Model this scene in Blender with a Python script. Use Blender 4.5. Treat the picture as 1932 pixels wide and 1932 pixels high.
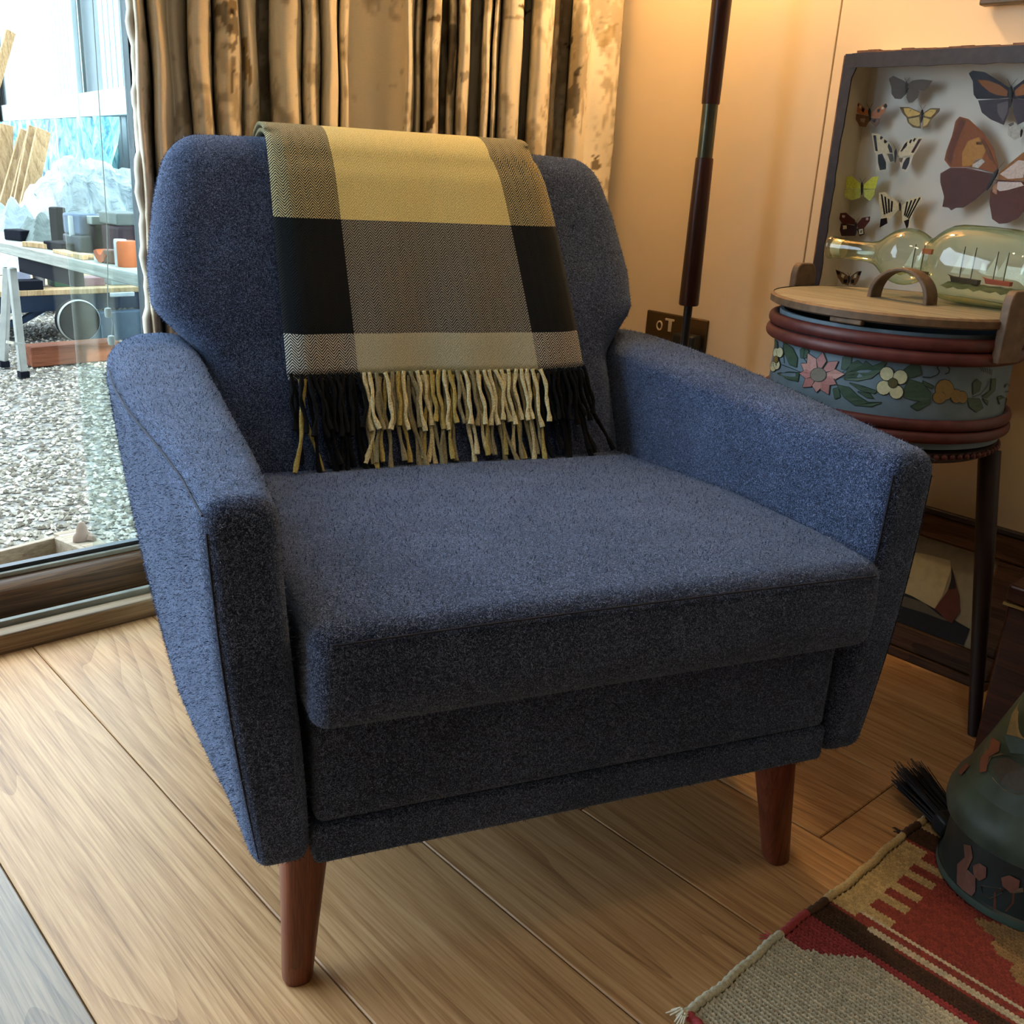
import bpy, math, random
import numpy as np
from mathutils import Matrix, Vector
from mathutils.geometry import tessellate_polygon

random.seed(7); RNG = np.random.default_rng(7)
for o in list(bpy.data.objects): bpy.data.objects.remove(o)
SC = bpy.context.scene
COL = SC.collection

# ------------------------------------------------------------------ camera
R = np.array([[0.74102441, 0.18075111, -0.64669302],
              [-0.66920056, 0.27805075, -0.6890997],
              [0.05525795, 0.94340703, 0.32700114]])
H = 0.82
F = 1870.0
cam_d = bpy.data.cameras.new('camera'); cam = bpy.data.objects.new('camera', cam_d); COL.objects.link(cam)
M = Matrix([list(R[0]) + [0], list(R[1]) + [0], list(R[2]) + [H], [0, 0, 0, 1]])
cam.matrix_world = M
cam_d.sensor_width = 36; cam_d.lens = 36 * F / 1932; cam_d.clip_start = 0.01; cam_d.clip_end = 200
SC.camera = cam

# ------------------------------------------------------------------ view, world, lights
SC.view_settings.view_transform = 'Standard'; SC.view_settings.look = 'None'
SC.view_settings.gamma = 1; SC.view_settings.use_curve_mapping = False
SC.view_settings.exposure = 0.35
W = bpy.data.worlds.new('world'); SC.world = W; W.use_nodes = True
bg = W.node_tree.nodes['Background']; bg.inputs[0].default_value = (0.70, 0.84, 1.0, 1); bg.inputs[1].default_value = 7.6

def area_light(name, loc, target, size, sizey, power, color, portal=False):
    l = bpy.data.lights.new(name, 'AREA'); l.shape = 'RECTANGLE'; l.size = size; l.size_y = sizey
    l.energy = power; l.color = color
    o = bpy.data.objects.new(name, l); COL.objects.link(o); o.location = loc
    o.rotation_euler = (Vector(target) - Vector(loc)).to_track_quat('-Z', 'Y').to_euler()
    if portal: l.cycles.is_portal = True
    return o
area_light('window_portal', (-0.85, 1.80, 1.1), (-0.85, 0, 1.1), 3.1, 2.2, 0, (1, 1, 1), True)
# sun behind the house: the yard near the glass lies in the shade of an added upper wall, the outbuilding is sunlit
sl = bpy.data.lights.new('sun', 'SUN'); sl.energy = 9; sl.color = (1.0, .95, .86); sl.angle = .01
so_ = bpy.data.objects.new('sun', sl); COL.objects.link(so_); so_.rotation_euler = Vector((-.18, 1.0, -.72)).to_track_quat('-Z', 'Y').to_euler()
# the room's own ceiling downlight, behind and left of the camera
CEIL_POWER = 3.0
area_light('ceiling_downlight', (0.35, 0.15, 2.30), (0.45, 0.25, 0), 0.22, 0.22, CEIL_POWER, (1.0, 0.80, 0.56))
LAMP_POWER = 20

# ------------------------------------------------------------------ helpers
def P(u, v, x=None, y=None, z=None):
    "surveyed point of the photograph -> metres, on a plane of the room"
    w = R @ np.array([u - 966., -(v - 966.), -F])
    t = (z - H) / w[2] if z is not None else (x / w[0] if x is not None else y / w[1])
    p = w * t; p[2] += H
    return p

def s2l(c):
    return tuple((x / 12.92 if x <= 0.04045 else ((x + 0.055) / 1.055) ** 2.4) for x in c)
def rgb(r, g, b): return s2l((r / 255, g / 255, b / 255)) + (1.0,)

def link(o, parent=None):
    COL.objects.link(o)
    if parent is not None: o.parent = parent
    return o

def mesh_obj(name, verts, faces, mat, parent=None, smooth=True, attrs=None, uvs=None, mats=None, mat_idx=None):
    me = bpy.data.meshes.new(name)
    if isinstance(faces, np.ndarray):
        verts = np.asarray(verts, dtype=np.float32)
        nf, k = faces.shape
        me.vertices.add(len(verts)); me.vertices.foreach_set('co', verts.ravel())
        me.loops.add(nf * k); me.loops.foreach_set('vertex_index', faces.astype(np.int32).ravel())
        me.polygons.add(nf)
        me.polygons.foreach_set('loop_start', np.arange(0, nf * k, k, dtype=np.int32))
        me.polygons.foreach_set('loop_total', np.full(nf, k, dtype=np.int32))
        me.update(calc_edges=True)
    else:
        me.from_pydata([tuple(map(float, v)) for v in verts], [], [list(f) for f in faces]); me.update()
    if mats:
        for m in mats: me.materials.append(m)
        if mat_idx is not None: me.polygons.foreach_set('material_index', np.array(mat_idx, dtype=np.int32))
    elif mat: me.materials.append(mat)
    me.polygons.foreach_set('use_smooth', [bool(smooth)] * len(me.polygons))
    if attrs:
        for an, (dom, data) in attrs.items():
            a = me.color_attributes.new(an, 'FLOAT_COLOR', dom)
            a.data.foreach_set('color', np.asarray(data, dtype=np.float32).ravel())
    if uvs is not None:   # per vertex uv
        ul = me.uv_layers.new(name='UVMap')
        li = np.zeros(len(me.loops), dtype=np.int32); me.loops.foreach_get('vertex_index', li)
        ul.data.foreach_set('uv', np.asarray(uvs, dtype=np.float32)[li].ravel())
    me.validate()
    return link(bpy.data.objects.new(name, me), parent)

def tag(o, label=None, cat=None, group=None, kind=None):
    if label: o['label'] = label
    if cat: o['category'] = cat
    if group: o['group'] = group
    if kind: o['kind'] = kind
    return o

def thing(name, label, cat, loc=(0, 0, 0), rz=0, group=None):
    o = bpy.data.objects.new(name, None); COL.objects.link(o)
    o.empty_display_size = 0.05
    o.location = loc; o.rotation_euler = (0, 0, rz)
    return tag(o, label, cat, group)

class MB:
    "collects pieces of one mesh"
    def __init__(s): s.v = []; s.f = []; s.c = []; s.curcol = (1, 1, 1, 1)
    def add(s, vs, fs):
        n = len(s.v); s.v += [tuple(map(float, p)) for p in vs]; s.f += [tuple(i + n for i in f) for f in fs]
        s.c += [s.curcol] * len(fs); return s
    def box(s, a, b, rot=None, ctr=None, bev=0):
        x0, y0, z0 = a; x1, y1, z1 = b
        vs = [(x, y, z) for z in (z0, z1) for y in (y0, y1) for x in (x0, x1)]
        fs = [(0, 2, 3, 1), (4, 5, 7, 6), (0, 1, 5, 4), (2, 6, 7, 3), (0, 4, 6, 2), (1, 3, 7, 5)]
        if rot is not None:
            c = Vector(ctr if ctr is not None else [(x0 + x1) / 2, (y0 + y1) / 2, (z0 + z1) / 2])
            vs = [tuple(rot @ (Vector(p) - c) + c) for p in vs]
        return s.add(vs, fs)
    def bar(s, p, q, w, h=None, w2=None, h2=None, upv=(0, 0, 1)):
        h = w if h is None else h; w2 = w if w2 is None else w2; h2 = h if h2 is None else h2
        p = Vector(p); q = Vector(q); d = (q - p).normalized(); up = Vector(upv)
        if abs(d.dot(up)) > .99: up = Vector((1, 0, 0))
        a = d.cross(up).normalized(); b = a.cross(d).normalized()
        vs = []
        for (c, ww, hh) in ((p, w, h), (q, w2, h2)):
            for sx, sy in ((-1, -1), (1, -1), (1, 1), (-1, 1)): vs.append(c + a * sx * ww / 2 + b * sy * hh / 2)
        return s.add(vs, [(3, 2, 1, 0), (4, 5, 6, 7), (0, 1, 5, 4), (1, 2, 6, 5), (2, 3, 7, 6), (3, 0, 4, 7)])
    def tube(s, pts, rad, n=10, cap=True, tw=0.0, lobes=0, lamp=0.0):
        pts = [Vector(p) for p in pts]; k = len(pts)
        rad = rad if hasattr(rad, '__len__') else [rad] * k
        ref = None; vs = []
        for i, p in enumerate(pts):
            d = (pts[min(i + 1, k - 1)] - pts[max(i - 1, 0)]).normalized()
            if ref is None:
                ref = Vector((0, 0, 1)) if abs(d.z) < .9 else Vector((1, 0, 0))
            a = (ref - d * ref.dot(d)).normalized(); ref = a; b = d.cross(a)
            for j in range(n):
                t = 2 * math.pi * j / n
                r = rad[i] * (1 + lamp * math.cos(lobes * t - tw * i))
                vs.append(p + a * math.cos(t) * r + b * math.sin(t) * r)
        fs = [(i * n + j, i * n + (j + 1) % n, (i + 1) * n + (j + 1) % n, (i + 1) * n + j) for i in range(k - 1) for j in range(n)]
        if cap: fs += [tuple(reversed(range(n))), tuple((k - 1) * n + j for j in range(n))]
        return s.add(vs, fs)
    def lathe(s, prof, n=32, axis=((0, 0, 0), (0, 0, 1)), cap=True, scale=(1, 1)):
        o = Vector(axis[0]); d = Vector(axis[1]).normalized()
        a = (Vector((1, 0, 0)) - d * d.x).normalized() if abs(d.x) < .9 else Vector((0, 1, 0)); b = d.cross(a)
        vs = []
        for r, z in prof:
            for j in range(n):
                t = 2 * math.pi * j / n
                vs.append(o + d * z + a * math.cos(t) * r * scale[0] + b * math.sin(t) * r * scale[1])
        k = len(prof)
        fs = [(i * n + j, i * n + (j + 1) % n, (i + 1) * n + (j + 1) % n, (i + 1) * n + j) for i in range(k - 1) for j in range(n)]
        if cap: fs += [tuple(reversed(range(n))), tuple((k - 1) * n + j for j in range(n))]
        return s.add(vs, fs)
    def poly(s, pts, col=None):
        if col is not None: s.curcol = col
        n = len(pts); return s.add(pts, [tuple(range(n))])
    def build(s, name, mat, parent=None, smooth=False, bev=0, seg=2, auto=None, colors=False):
        at = None
        if colors:
            data = []
            for f, c in zip(s.f, s.c): data += [c] * len(f)
            at = {'Col': ('CORNER', data)}
        o = mesh_obj(name, s.v, s.f, mat, parent, smooth, attrs=at)
        if bev:
            m = o.modifiers.new('bevel', 'BEVEL'); m.width = bev; m.segments = seg; m.limit_method = 'ANGLE'; m.angle_limit = math.radians(40)
            m.harden_normals = False
            o.data.polygons.foreach_set('use_smooth', [True] * len(o.data.polygons))
            try: o.data.set_sharp_from_angle(angle=math.radians(50))
            except Exception: pass
        elif smooth:
            try: o.data.set_sharp_from_angle(angle=math.radians(45))
            except Exception: pass
        return o

def rbox(h, r, n, warp=None):
    "rounded box as a dense grid; returns verts, faces(np)"
    h = np.array(h, float)
    lines = []
    for a in range(3):
        c = [-h[a] + r * k / 4 for k in range(4)]
        mid = list(np.linspace(-h[a] + r, h[a] - r, n[a] + 1))
        lines.append(np.array(c + mid + [-t for t in reversed(c)]))
    idx = {}; V = []; Fc = []
    def vid(p):
        k = tuple(np.round(p, 6))
        if k not in idx: idx[k] = len(V); V.append(p)
        return idx[k]
    for ax in range(3):
        b, c = (ax + 1) % 3, (ax + 2) % 3
        for sg in (-1, 1):
            g = []
            for i in lines[b]:
                row = []
                for j in lines[c]:
                    p = np.zeros(3); p[ax] = sg * h[ax]; p[b] = i; p[c] = j; row.append(vid(p))
                g.append(row)
            for i in range(len(g) - 1):
                for j in range(len(g[0]) - 1):
                    q = (g[i][j], g[i + 1][j], g[i + 1][j + 1], g[i][j + 1])
                    Fc.append(q if sg > 0 else q[::-1])
    V = np.array(V); q = np.clip(V, -(h - r), h - r); d = V - q; L = np.linalg.norm(d, axis=1, keepdims=True); L[L == 0] = 1
    V = q + d / L * r
    if warp is not None: V = warp(V)
    return V, np.array(Fc)

def sstep(a, b, x):
    t = np.clip((x - a) / (b - a), 0, 1); return t * t * (3 - 2 * t)

def pip(px, py, poly):
    inside = np.zeros(px.shape, bool); n = len(poly); j = n - 1
    for i in range(n):
        xi, yi = poly[i]; xj, yj = poly[j]
        if yi != yj:
            c = ((yi > py) != (yj > py)) & (px < (xj - xi) * (py - yi) / (yj - yi) + xi); inside ^= c
        j = i
    return inside

# ------------------------------------------------------------------ materials
def mat(name):
    m = bpy.data.materials.new(name); m.use_nodes = True
    nt = m.node_tree; b = nt.nodes['Principled BSDF']
    return m, nt, b
def N(nt, t, **kw):
    n = nt.nodes.new(t)
    for k, v in kw.items():
        if k.startswith('i_'):
            key = k[2:]; key = int(key) if key.isdigit() else key.replace('_', ' ')
            n.inputs[key].default_value = v
        else: setattr(n, k, v)
    return n
def ramp(nt, fac, stops):
    r = nt.nodes.new('ShaderNodeValToRGB'); e = r.color_ramp.elements
    while len(e) < len(stops): e.new(0.5)
    for el, (p, c) in zip(e, stops): el.position = p; el.color = c
    nt.links.new(fac, r.inputs[0]); return r.outputs[0]
def mixc(nt, a, b, fac, mode='MIX'):
    m = nt.nodes.new('ShaderNodeMix'); m.data_type = 'RGBA'; m.blend_type = mode
    for sock, val in ((m.inputs[0], fac), (m.inputs[6], a), (m.inputs[7], b)):
        if hasattr(val, 'is_linked') or hasattr(val, 'node'): nt.links.new(val, sock)
        else: sock.default_value = val
    return m.outputs[2]
def math_(nt, op, a, b=None, c=None):
    m = nt.nodes.new('ShaderNodeMath'); m.operation = op
    for i, v in enumerate((a, b, c)):
        if v is None: continue
        if hasattr(v, 'node'): nt.links.new(v, m.inputs[i])
        else: m.inputs[i].default_value = v
    return m.outputs[0]
def texco(nt, out='Object', scale=(1, 1, 1), rot=(0, 0, 0), loc=(0, 0, 0)):
    t = nt.nodes.new('ShaderNodeTexCoord'); mp = nt.nodes.new('ShaderNodeMapping')
    mp.inputs['Scale'].default_value = scale; mp.inputs['Rotation'].default_value = rot; mp.inputs['Location'].default_value = loc
    nt.links.new(t.outputs[out], mp.inputs[0]); return mp.outputs[0]
def noise(nt, vec, scale, detail=3, rough=.5, dist=0.0, out='Fac'):
    n = nt.nodes.new('ShaderNodeTexNoise'); n.inputs['Scale'].default_value = scale; n.inputs['Detail'].default_value = detail
    n.inputs['Roughness'].default_value = rough; n.inputs['Distortion'].default_value = dist
    nt.links.new(vec, n.inputs['Vector']); return n.outputs[out]
def bump(nt, b, height, strength, dist):
    n = nt.nodes.new('ShaderNodeBump'); n.inputs['Strength'].default_value = strength; n.inputs['Distance'].default_value = dist
    nt.links.new(height, n.inputs['Height']); nt.links.new(n.outputs[0], b.inputs['Normal']); return n

def plain(name, col, rough=.6, metal=0, var=.15, vscale=20, bumpd=0.0, spec=.5, coat=0):
    m, nt, b = mat(name); v = texco(nt)
    nz = noise(nt, v, vscale, 4)
    dark = tuple(x * (1 - var) for x in col[:3]) + (1,); lite = tuple(min(1, x * (1 + var)) for x in col[:3]) + (1,)
    c = ramp(nt, nz, [(.3, dark), (.7, lite)]); nt.links.new(c, b.inputs['Base Color'])
    b.inputs['Roughness'].default_value = rough; b.inputs['Metallic'].default_value = metal
    b.inputs['Specular IOR Level'].default_value = spec; b.inputs['Coat Weight'].default_value = coat
    if bumpd: bump(nt, b, nz, .6, bumpd)
    return m

def vcol_mat(name, rough=.6, var=.12, vscale=120, bumpd=0.0, attr='Col'):
    m, nt, b = mat(name); a = N(nt, 'ShaderNodeAttribute', attribute_name=attr)
    nz = noise(nt, texco(nt), vscale, 3)
    f = ramp(nt, nz, [(.3, (1 - var,) * 3 + (1,)), (.7, (1, 1, 1, 1))])
    nt.links.new(mixc(nt, a.outputs['Color'], f, 1.0, 'MULTIPLY'), b.inputs['Base Color'])
    b.inputs['Roughness'].default_value = rough
    if bumpd: bump(nt, b, nz, .6, bumpd)
    return m

def wool_mat(name, dark, mid, lite, scale=1150):
    m, nt, b = mat(name); v = texco(nt)
    n1 = noise(nt, v, scale, 2, .6, .6); n2 = noise(nt, v, scale * .4, 2, .6, 1.0); n3 = noise(nt, v, 14, 3)
    s = math_(nt, 'ADD', math_(nt, 'MULTIPLY', n1, .62), math_(nt, 'MULTIPLY', n2, .38))
    s = math_(nt, 'ADD', s, math_(nt, 'MULTIPLY', math_(nt, 'SUBTRACT', n3, .5), .08))
    c = ramp(nt, s, [(.39, dark), (.50, mid), (.61, lite)])
    nt.links.new(c, b.inputs['Base Color']); b.inputs['Roughness'].default_value = .95
    b.inputs['Specular IOR Level'].default_value = .1
    b.inputs['Sheen Weight'].default_value = .30; b.inputs['Sheen Roughness'].default_value = .5
    b.inputs['Sheen Tint'].default_value = (.55, .72, 1, 1)
    bump(nt, b, s, .9, .0018)
    return m

def wood_mat(name, c1, c2, c3, axis='Y', scale=1.0, rough=.4, rnd=True, spec=.5, ringscale=9.0, bstr=.25):
    m, nt, b = mat(name)
    st = {'X': (.08, 1, 1), 'Y': (1, .08, 1), 'Z': (1, 1, .08)}[axis]
    t = nt.nodes.new('ShaderNodeTexCoord')
    vec = t.outputs['Object']
    if rnd:
        oi = nt.nodes.new('ShaderNodeObjectInfo'); cmb = nt.nodes.new('ShaderNodeCombineXYZ')
        for i in range(3): nt.links.new(math_(nt, 'MULTIPLY', oi.outputs['Random'], (37.7, 91.3, 11.1)[i]), cmb.inputs[i])
        va = nt.nodes.new('ShaderNodeVectorMath'); va.operation = 'ADD'; nt.links.new(vec, va.inputs[0]); nt.links.new(cmb.outputs[0], va.inputs[1]); vec = va.outputs[0]
    mp = nt.nodes.new('ShaderNodeMapping'); mp.inputs['Scale'].default_value = tuple(x * scale for x in st); nt.links.new(vec, mp.inputs[0])
    # growth rings: bands of a slowly varying field -> cathedral figures
    f = noise(nt, mp.outputs[0], 4.2, 2, .45, .4)
    rings = math_(nt, 'FRACT', math_(nt, 'MULTIPLY', f, ringscale * 4.6))
    rings = math_(nt, 'POWER', rings, 2.2)
    rings = math_(nt, 'SUBTRACT', .5, math_(nt, 'MULTIPLY', rings, .5))
    mp2 = nt.nodes.new('ShaderNodeMapping'); mp2.inputs['Scale'].default_value = tuple((x * scale * (1 if x == 1 else .35)) for x in st); nt.links.new(vec, mp2.inputs[0])
    fine = noise(nt, mp2.outputs[0], 330, 3, .65)
    streak = noise(nt, mp2.outputs[0], 60, 3, .6)
    s = math_(nt, 'ADD', math_(nt, 'MULTIPLY', rings, .24), math_(nt, 'ADD', math_(nt, 'MULTIPLY', fine, .55), math_(nt, 'MULTIPLY', streak, .40)))
    c = ramp(nt, s, [(.36, c1), (.52, c2), (.68, c3)])
    if rnd:
        tint = ramp(nt, oi.outputs['Random'], [(0, (.86, .84, .82, 1)), (.5, (1, 1, 1, 1)), (1, (1.0, .95, .88, 1))])
        c = mixc(nt, c, tint, 1.0, 'MULTIPLY')
    nt.links.new(c, b.inputs['Base Color'])
    b.inputs['Roughness'].default_value = rough; b.inputs['Specular IOR Level'].default_value = spec
    bump(nt, b, fine, bstr, .0006)
    return m

def glass_mat(name, tint=(1, 1, 1, 1), rough=.0, refl=1.0, base=.0, ior=1.5):
    "thin sheet glass: clear transmission plus a fresnel reflection"
    m = bpy.data.materials.new(name); m.use_nodes = True; nt = m.node_tree; nt.nodes.remove(nt.nodes['Principled BSDF'])
    out = nt.nodes['Material Output']; tr = N(nt, 'ShaderNodeBsdfTransparent', i_Color=tint); gl = N(nt, 'ShaderNodeBsdfGlossy', i_Roughness=rough)
    fr = N(nt, 'ShaderNodeLayerWeight', i_Blend=.5); mx = nt.nodes.new('ShaderNodeMixShader')
    nt.links.new(math_(nt, 'ADD', math_(nt, 'MULTIPLY', math_(nt, 'POWER', fr.outputs['Facing'], 5.0), .9 * refl), base + .035 * refl), mx.inputs[0])
    nt.links.new(tr.outputs[0], mx.inputs[1]); nt.links.new(gl.outputs[0], mx.inputs[2]); nt.links.new(mx.outputs[0], out.inputs[0])
    return m

M_wool = wool_mat('navy wool', rgb(10, 15, 27), rgb(33, 42, 68), rgb(118, 133, 172))
M_floor = wood_mat('oak floor', rgb(136, 98, 62), rgb(176, 134, 90), rgb(200, 160, 114), 'Y', 1.0, .48, True, spec=.35)
M_floor_grey = wood_mat('greyed oak floor', rgb(84, 68, 52), rgb(118, 98, 76), rgb(146, 124, 98), 'Y', 1.0, .42, True)
M_teak = wood_mat('teak leg', rgb(62, 26, 16), rgb(98, 44, 27), rgb(122, 60, 38), 'Z', 2.0, .35, False, ringscale=5)
M_darkwood = wood_mat('dark lamp wood', rgb(34, 12, 10), rgb(54, 22, 17), rgb(70, 32, 24), 'Z', 2.0, .3, False, ringscale=4)
M_sill = wood_mat('sill timber', rgb(86, 66, 46), rgb(122, 98, 70), rgb(150, 126, 96), 'X', 1.0, .5, False)
M_rail = wood_mat('door rail timber', rgb(52, 34, 20), rgb(84, 58, 36), rgb(118, 86, 56), 'X', 1.0, .45, False)
M_black = plain('black rubber', rgb(16, 16, 20), .5)
M_metal = plain('grey aluminium', rgb(132, 132, 124), .5, .25)
M_gunmetal = plain('gunmetal tube', rgb(92, 96, 84), .3, .9)
M_wall = plain('cream wall paint', rgb(226, 206, 176), .8, var=.02, vscale=3)
M_white = plain('white ceiling paint', rgb(236, 232, 222), .8, var=.02)
M_glass = glass_mat('window glass', (.97, 1, .99, 1), 0, 1.0)
M_glass2 = glass_mat('second pane glass', (.88, .95, .96, 1), 0, 1.2, .03)
M_caseglass = glass_mat('case glass', (1, 1, 1, 1), .02, .06)

# ------------------------------------------------------------------ room
M_wall2 = plain('dark unseen walls', rgb(120, 98, 74), .6, var=.05, vscale=3)  # unseen walls, colour darkened to cut bounce light on the chair front
ROOM_X0, WALL_X, ROOM_Y0, SILL_Y, CEIL = -2.4, 1.80, -2.6, 1.66, 2.36
def struct(o): o['kind'] = 'structure'; return o

floor = struct(MB().box((ROOM_X0, ROOM_Y0, -.06), (WALL_X, SILL_Y, -.0125)).build('floor', plain('subfloor', rgb(40, 28, 18), .9)))
floor['label'] = 'oak plank floor with wide boards'
x = .238 - .211 * 12
rows = []
while x < WALL_X:
    rows.append(x); x += .211
for i, x0 in enumerate(rows):
    ends = [ROOM_Y0]
    y = ROOM_Y0 + random.uniform(.4, 1.7)
    if abs(x0 - .871) < .01: ends += [-1.1, .757]
    elif abs(x0 - .66) < .01 or abs(x0 - .449) < .01 or abs(x0 - .238) < .01: ends += [-.9 - .3 * i % 1]
    else:
        while y < SILL_Y - .3: ends.append(y); y += 1.9
    ends.append(SILL_Y)
    for a, b_ in zip(ends[:-1], ends[1:]):
        xa, xb = max(x0, ROOM_X0) , min(x0 + .211, WALL_X)
        if xb - xa < .01: continue
        g = .0007; w = (xb - xa) / 2 - g; l = (b_ - a) / 2 - g; c = .0016; t = .012
        vs = [(-w, -l, -t), (w, -l, -t), (w, l, -t), (-w, l, -t), (-w, -l, -c), (w, -l, -c), (w, l, -c), (-w, l, -c),
              (-w + c, -l + c, 0), (w - c, -l + c, 0), (w - c, l - c, 0), (-w + c, l - c, 0)]
        fs = [(0, 3, 2, 1)] + [(k, (k + 1) % 4, 4 + (k + 1) % 4, 4 + k) for k in range(4)] + [(4 + k, 4 + (k + 1) % 4, 8 + (k + 1) % 4, 8 + k) for k in range(4)] + [(8, 9, 10, 11)]
        grey = abs(x0 - .027) < .01
        o = mesh_obj('plank', vs, fs, M_floor_grey if grey else M_floor, floor, smooth=False)
        o.location = ((xa + xb) / 2, (a + b_) / 2, 0)

struct(MB().box((ROOM_X0 - .1, ROOM_Y0 - .1, CEIL), (WALL_X + .1, 1.9, CEIL + .1)).build('ceiling', M_white))
struct(MB().box((ROOM_X0 - .1, ROOM_Y0 - .1, -.06), (ROOM_X0, 1.9, CEIL)).build('wall_left', M_wall2))
struct(MB().box((ROOM_X0, ROOM_Y0 - .1, -.06), (WALL_X, ROOM_Y0, CEIL)).build('wall_back', M_wall2))
# right wall: two panels with a groove between
wr = struct(MB().box((WALL_X + .012, ROOM_Y0, -.06), (WALL_X + .1, 1.9, CEIL)).build('wall_right', plain('wall core', rgb(120, 84, 40), .9)))
for (a, b_) in ((ROOM_Y0, 1.1105), (1.1135, 1.80)):
    MB().box((WALL_X, a, 0), (WALL_X + .014, b_, CEIL)).build('wall_panel', M_wall, wr, bev=.001)
# front wall (window wall): solid beside the glazed opening, lintel above, tall unseen slab added to shade the yard
struct(MB().box((.76, 1.70, -.06), (WALL_X, 1.84, CEIL)).box((ROOM_X0, 1.70, -.06), (-2.3, 1.84, CEIL)).box((-2.3, 1.70, 2.15), (.76, 1.84, CEIL)).box((-9, 1.70, CEIL), (9, 1.84, 6.2)).build('wall_front', plain('dark reveal paint', rgb(70, 58, 46), .8)))
# sliding door: threshold, metal track, rail, beads, glass
xg = float(P(233, 20, y=1.775)[0])
w1 = thing('window_1', None, None); struct(w1); w1['label'] = 'sliding glass door with timber rail and black gasket'
MB().box((-2.3, 1.66, -.06), (.80, 1.692, .034)).build('window_sill', M_sill, w1, bev=.003)
MB().box((-2.3, 1.693, -.05), (.80, 1.705, .044)).box((-2.3, 1.705, -.05), (.80, 1.722, .030)).build('track', M_metal, w1, bev=.0015)
MB().box((-2.3, 1.722, -.05), (.80, 1.745, .010)).build('track_groove', M_black, w1)
m = MB(); pr = [(1.740, .012), (1.740, .076), (1.752, .088), (1.765, .092), (1.79, .092), (1.79, .012)]
vs = [(xx, a, b_) for xx in (-2.3, .76) for a, b_ in pr]; n = len(pr)
m.add(vs, [tuple(range(n))[::-1], tuple(range(n, 2 * n))] + [(k, k + n, (k + 1) % n + n, (k + 1) % n)[::-1] for k in range(n)])
m.build('bottom_rail', M_rail, w1, bev=.002)
MB().box((-2.3, 1.765, .092), (.76, 1.775, .101)).build('glazing_bead', M_metal, w1, bev=.002)
MB().box((-2.3, 1.775, .092), (.76, 1.79, .108)).build('gasket', M_black, w1)
MB().box((-2.3, 1.781, .10), (xg, 1.785, 2.12)).build('glass_pane', M_glass, w1)
MB().box((xg, 1.765, .09), (xg + .007, 1.79, 2.14)).build('gasket_upright', M_black, w1)
MB().box((xg + .007, 1.75, .09), (.80, 1.80, 2.14)).build('door_stile', plain('blue grey stile', rgb(60, 66, 82), .4), w1)
MB().box((-2.3, 1.74, 2.12), (.76, 1.80, 2.2)).build('head_rail', M_rail, w1)
MB().box((.625, 1.835, -.05), (.76, 1.839, 2.12)).build('overlapping_pane', M_glass2, w1)
MB().box((.9, 1.66, 0), (WALL_X, 1.70, .07)).build('baseboard_front', M_sill)['kind'] = 'structure'

# ------------------------------------------------------------------ armchair
TH = math.radians(-19.7)
ch = thing('armchair', 'navy blue wool armchair with flared arms and tapered wooden legs', 'armchair', (.7065, .6245, 0), TH)
NAP = []   # surfaces that carry loose wool fibres
def wool_part(name, V, Fc, **kw):
    o = mesh_obj(name, V, Fc, M_wool, ch, True); NAP.append((V, Fc)); return o

def arm_out_top(y): return np.interp(y, [-.05, .05, .15, .28, .40, .52, .70], [.389, .397, .411, .431, .442, .445, .438])
def arm_warp(V):
    s = (V[:, 0] / .04 + 1) / 2      # 0 inner .. 1 outer
    t = (V[:, 1] + .375) / .75       # 0 front .. 1 rear
    v = (V[:, 2] + .18) / .36        # 0 bottom .. 1 top
    y = -.05 + t * .74
    ot = arm_out_top(y); ob = ot - .036 - .02 * sstep(.1, .6, y)
    it = np.interp(y, [-.05, .1, .7], [.322, .318, .318]); ib = .301 + 0 * y
    bulge = .006 * np.sin(np.pi * v)
    out = ob + (ot - ob) * v + bulge; inn = ib + (it - ib) * sstep(0, 1, v)
    # rear end rounds off in plan
    q = np.clip((y - .60) / .095, 0, 1); k = np.sqrt(np.clip(1 - q ** 2.4, 0, 1)); mid = inn + (out - inn) * .35
    out = mid + (out - mid) * k; inn = mid + (inn - mid) * (.4 + .6 * k)
    x = inn + (out - inn) * s
    top = np.interp(y, [-.05, .1, .4, .7], [.550, .556, .562, .566])
    z = .187 + (top - .187) * v
    # front face leans very slightly, crown along the top
    z = z + .006 * np.sin(np.pi * np.clip(s, 0, 1)) * sstep(.8, 1, v)
    y = y + .004 * np.sin(np.pi * v) * (1 - sstep(0, .05, t)) * -1
    return np.stack([x, y, z], 1)
Va, Fa = rbox((.04, .375, .18), .021, (6, 40, 18), arm_warp)
ARMS = []
for sx in (-1, 1):
    V = Va.copy(); V[:, 0] *= sx
    ARMS.append(wool_part('arm', V, Fa if sx > 0 else Fa[:, ::-1]))
M_seam = plain('seam thread', rgb(22, 26, 44), .9)
for sx in (-1, 1):
    pts = []
    for y in np.linspace(-.045, .50, 30): pts.append((sx * (arm_out_top(y) - .0042), y, np.interp(y, [-.05, .1, .4, .7], [.550, .556, .562, .566]) - .0062))
    MB().tube(pts, .0009, 6).build('seam', M_seam, ARMS[(sx + 1) // 2], True)
    pts = [(sx * (.389 - .036 * (1 - v) + .006 * math.sin(math.pi * v) - .0055), -.050 + .0050 - .004 * math.sin(math.pi * v), .187 + .363 * v) for v in np.linspace(.05, .94, 20)]
    MB().tube(pts, .0010, 6).build('seam', M_seam, ARMS[(sx + 1) // 2], True)
# the right arm shows a seam at its inner front edge
pts = [(.3235 - .0203 * (1 - v) + .0052, -.0455 - .004 * math.sin(math.pi * v), .187 + .363 * v) for v in np.linspace(.5, .95, 12)]
MB().tube(pts, .0013, 6).build('seam', M_seam, ARMS[1], True)

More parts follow.
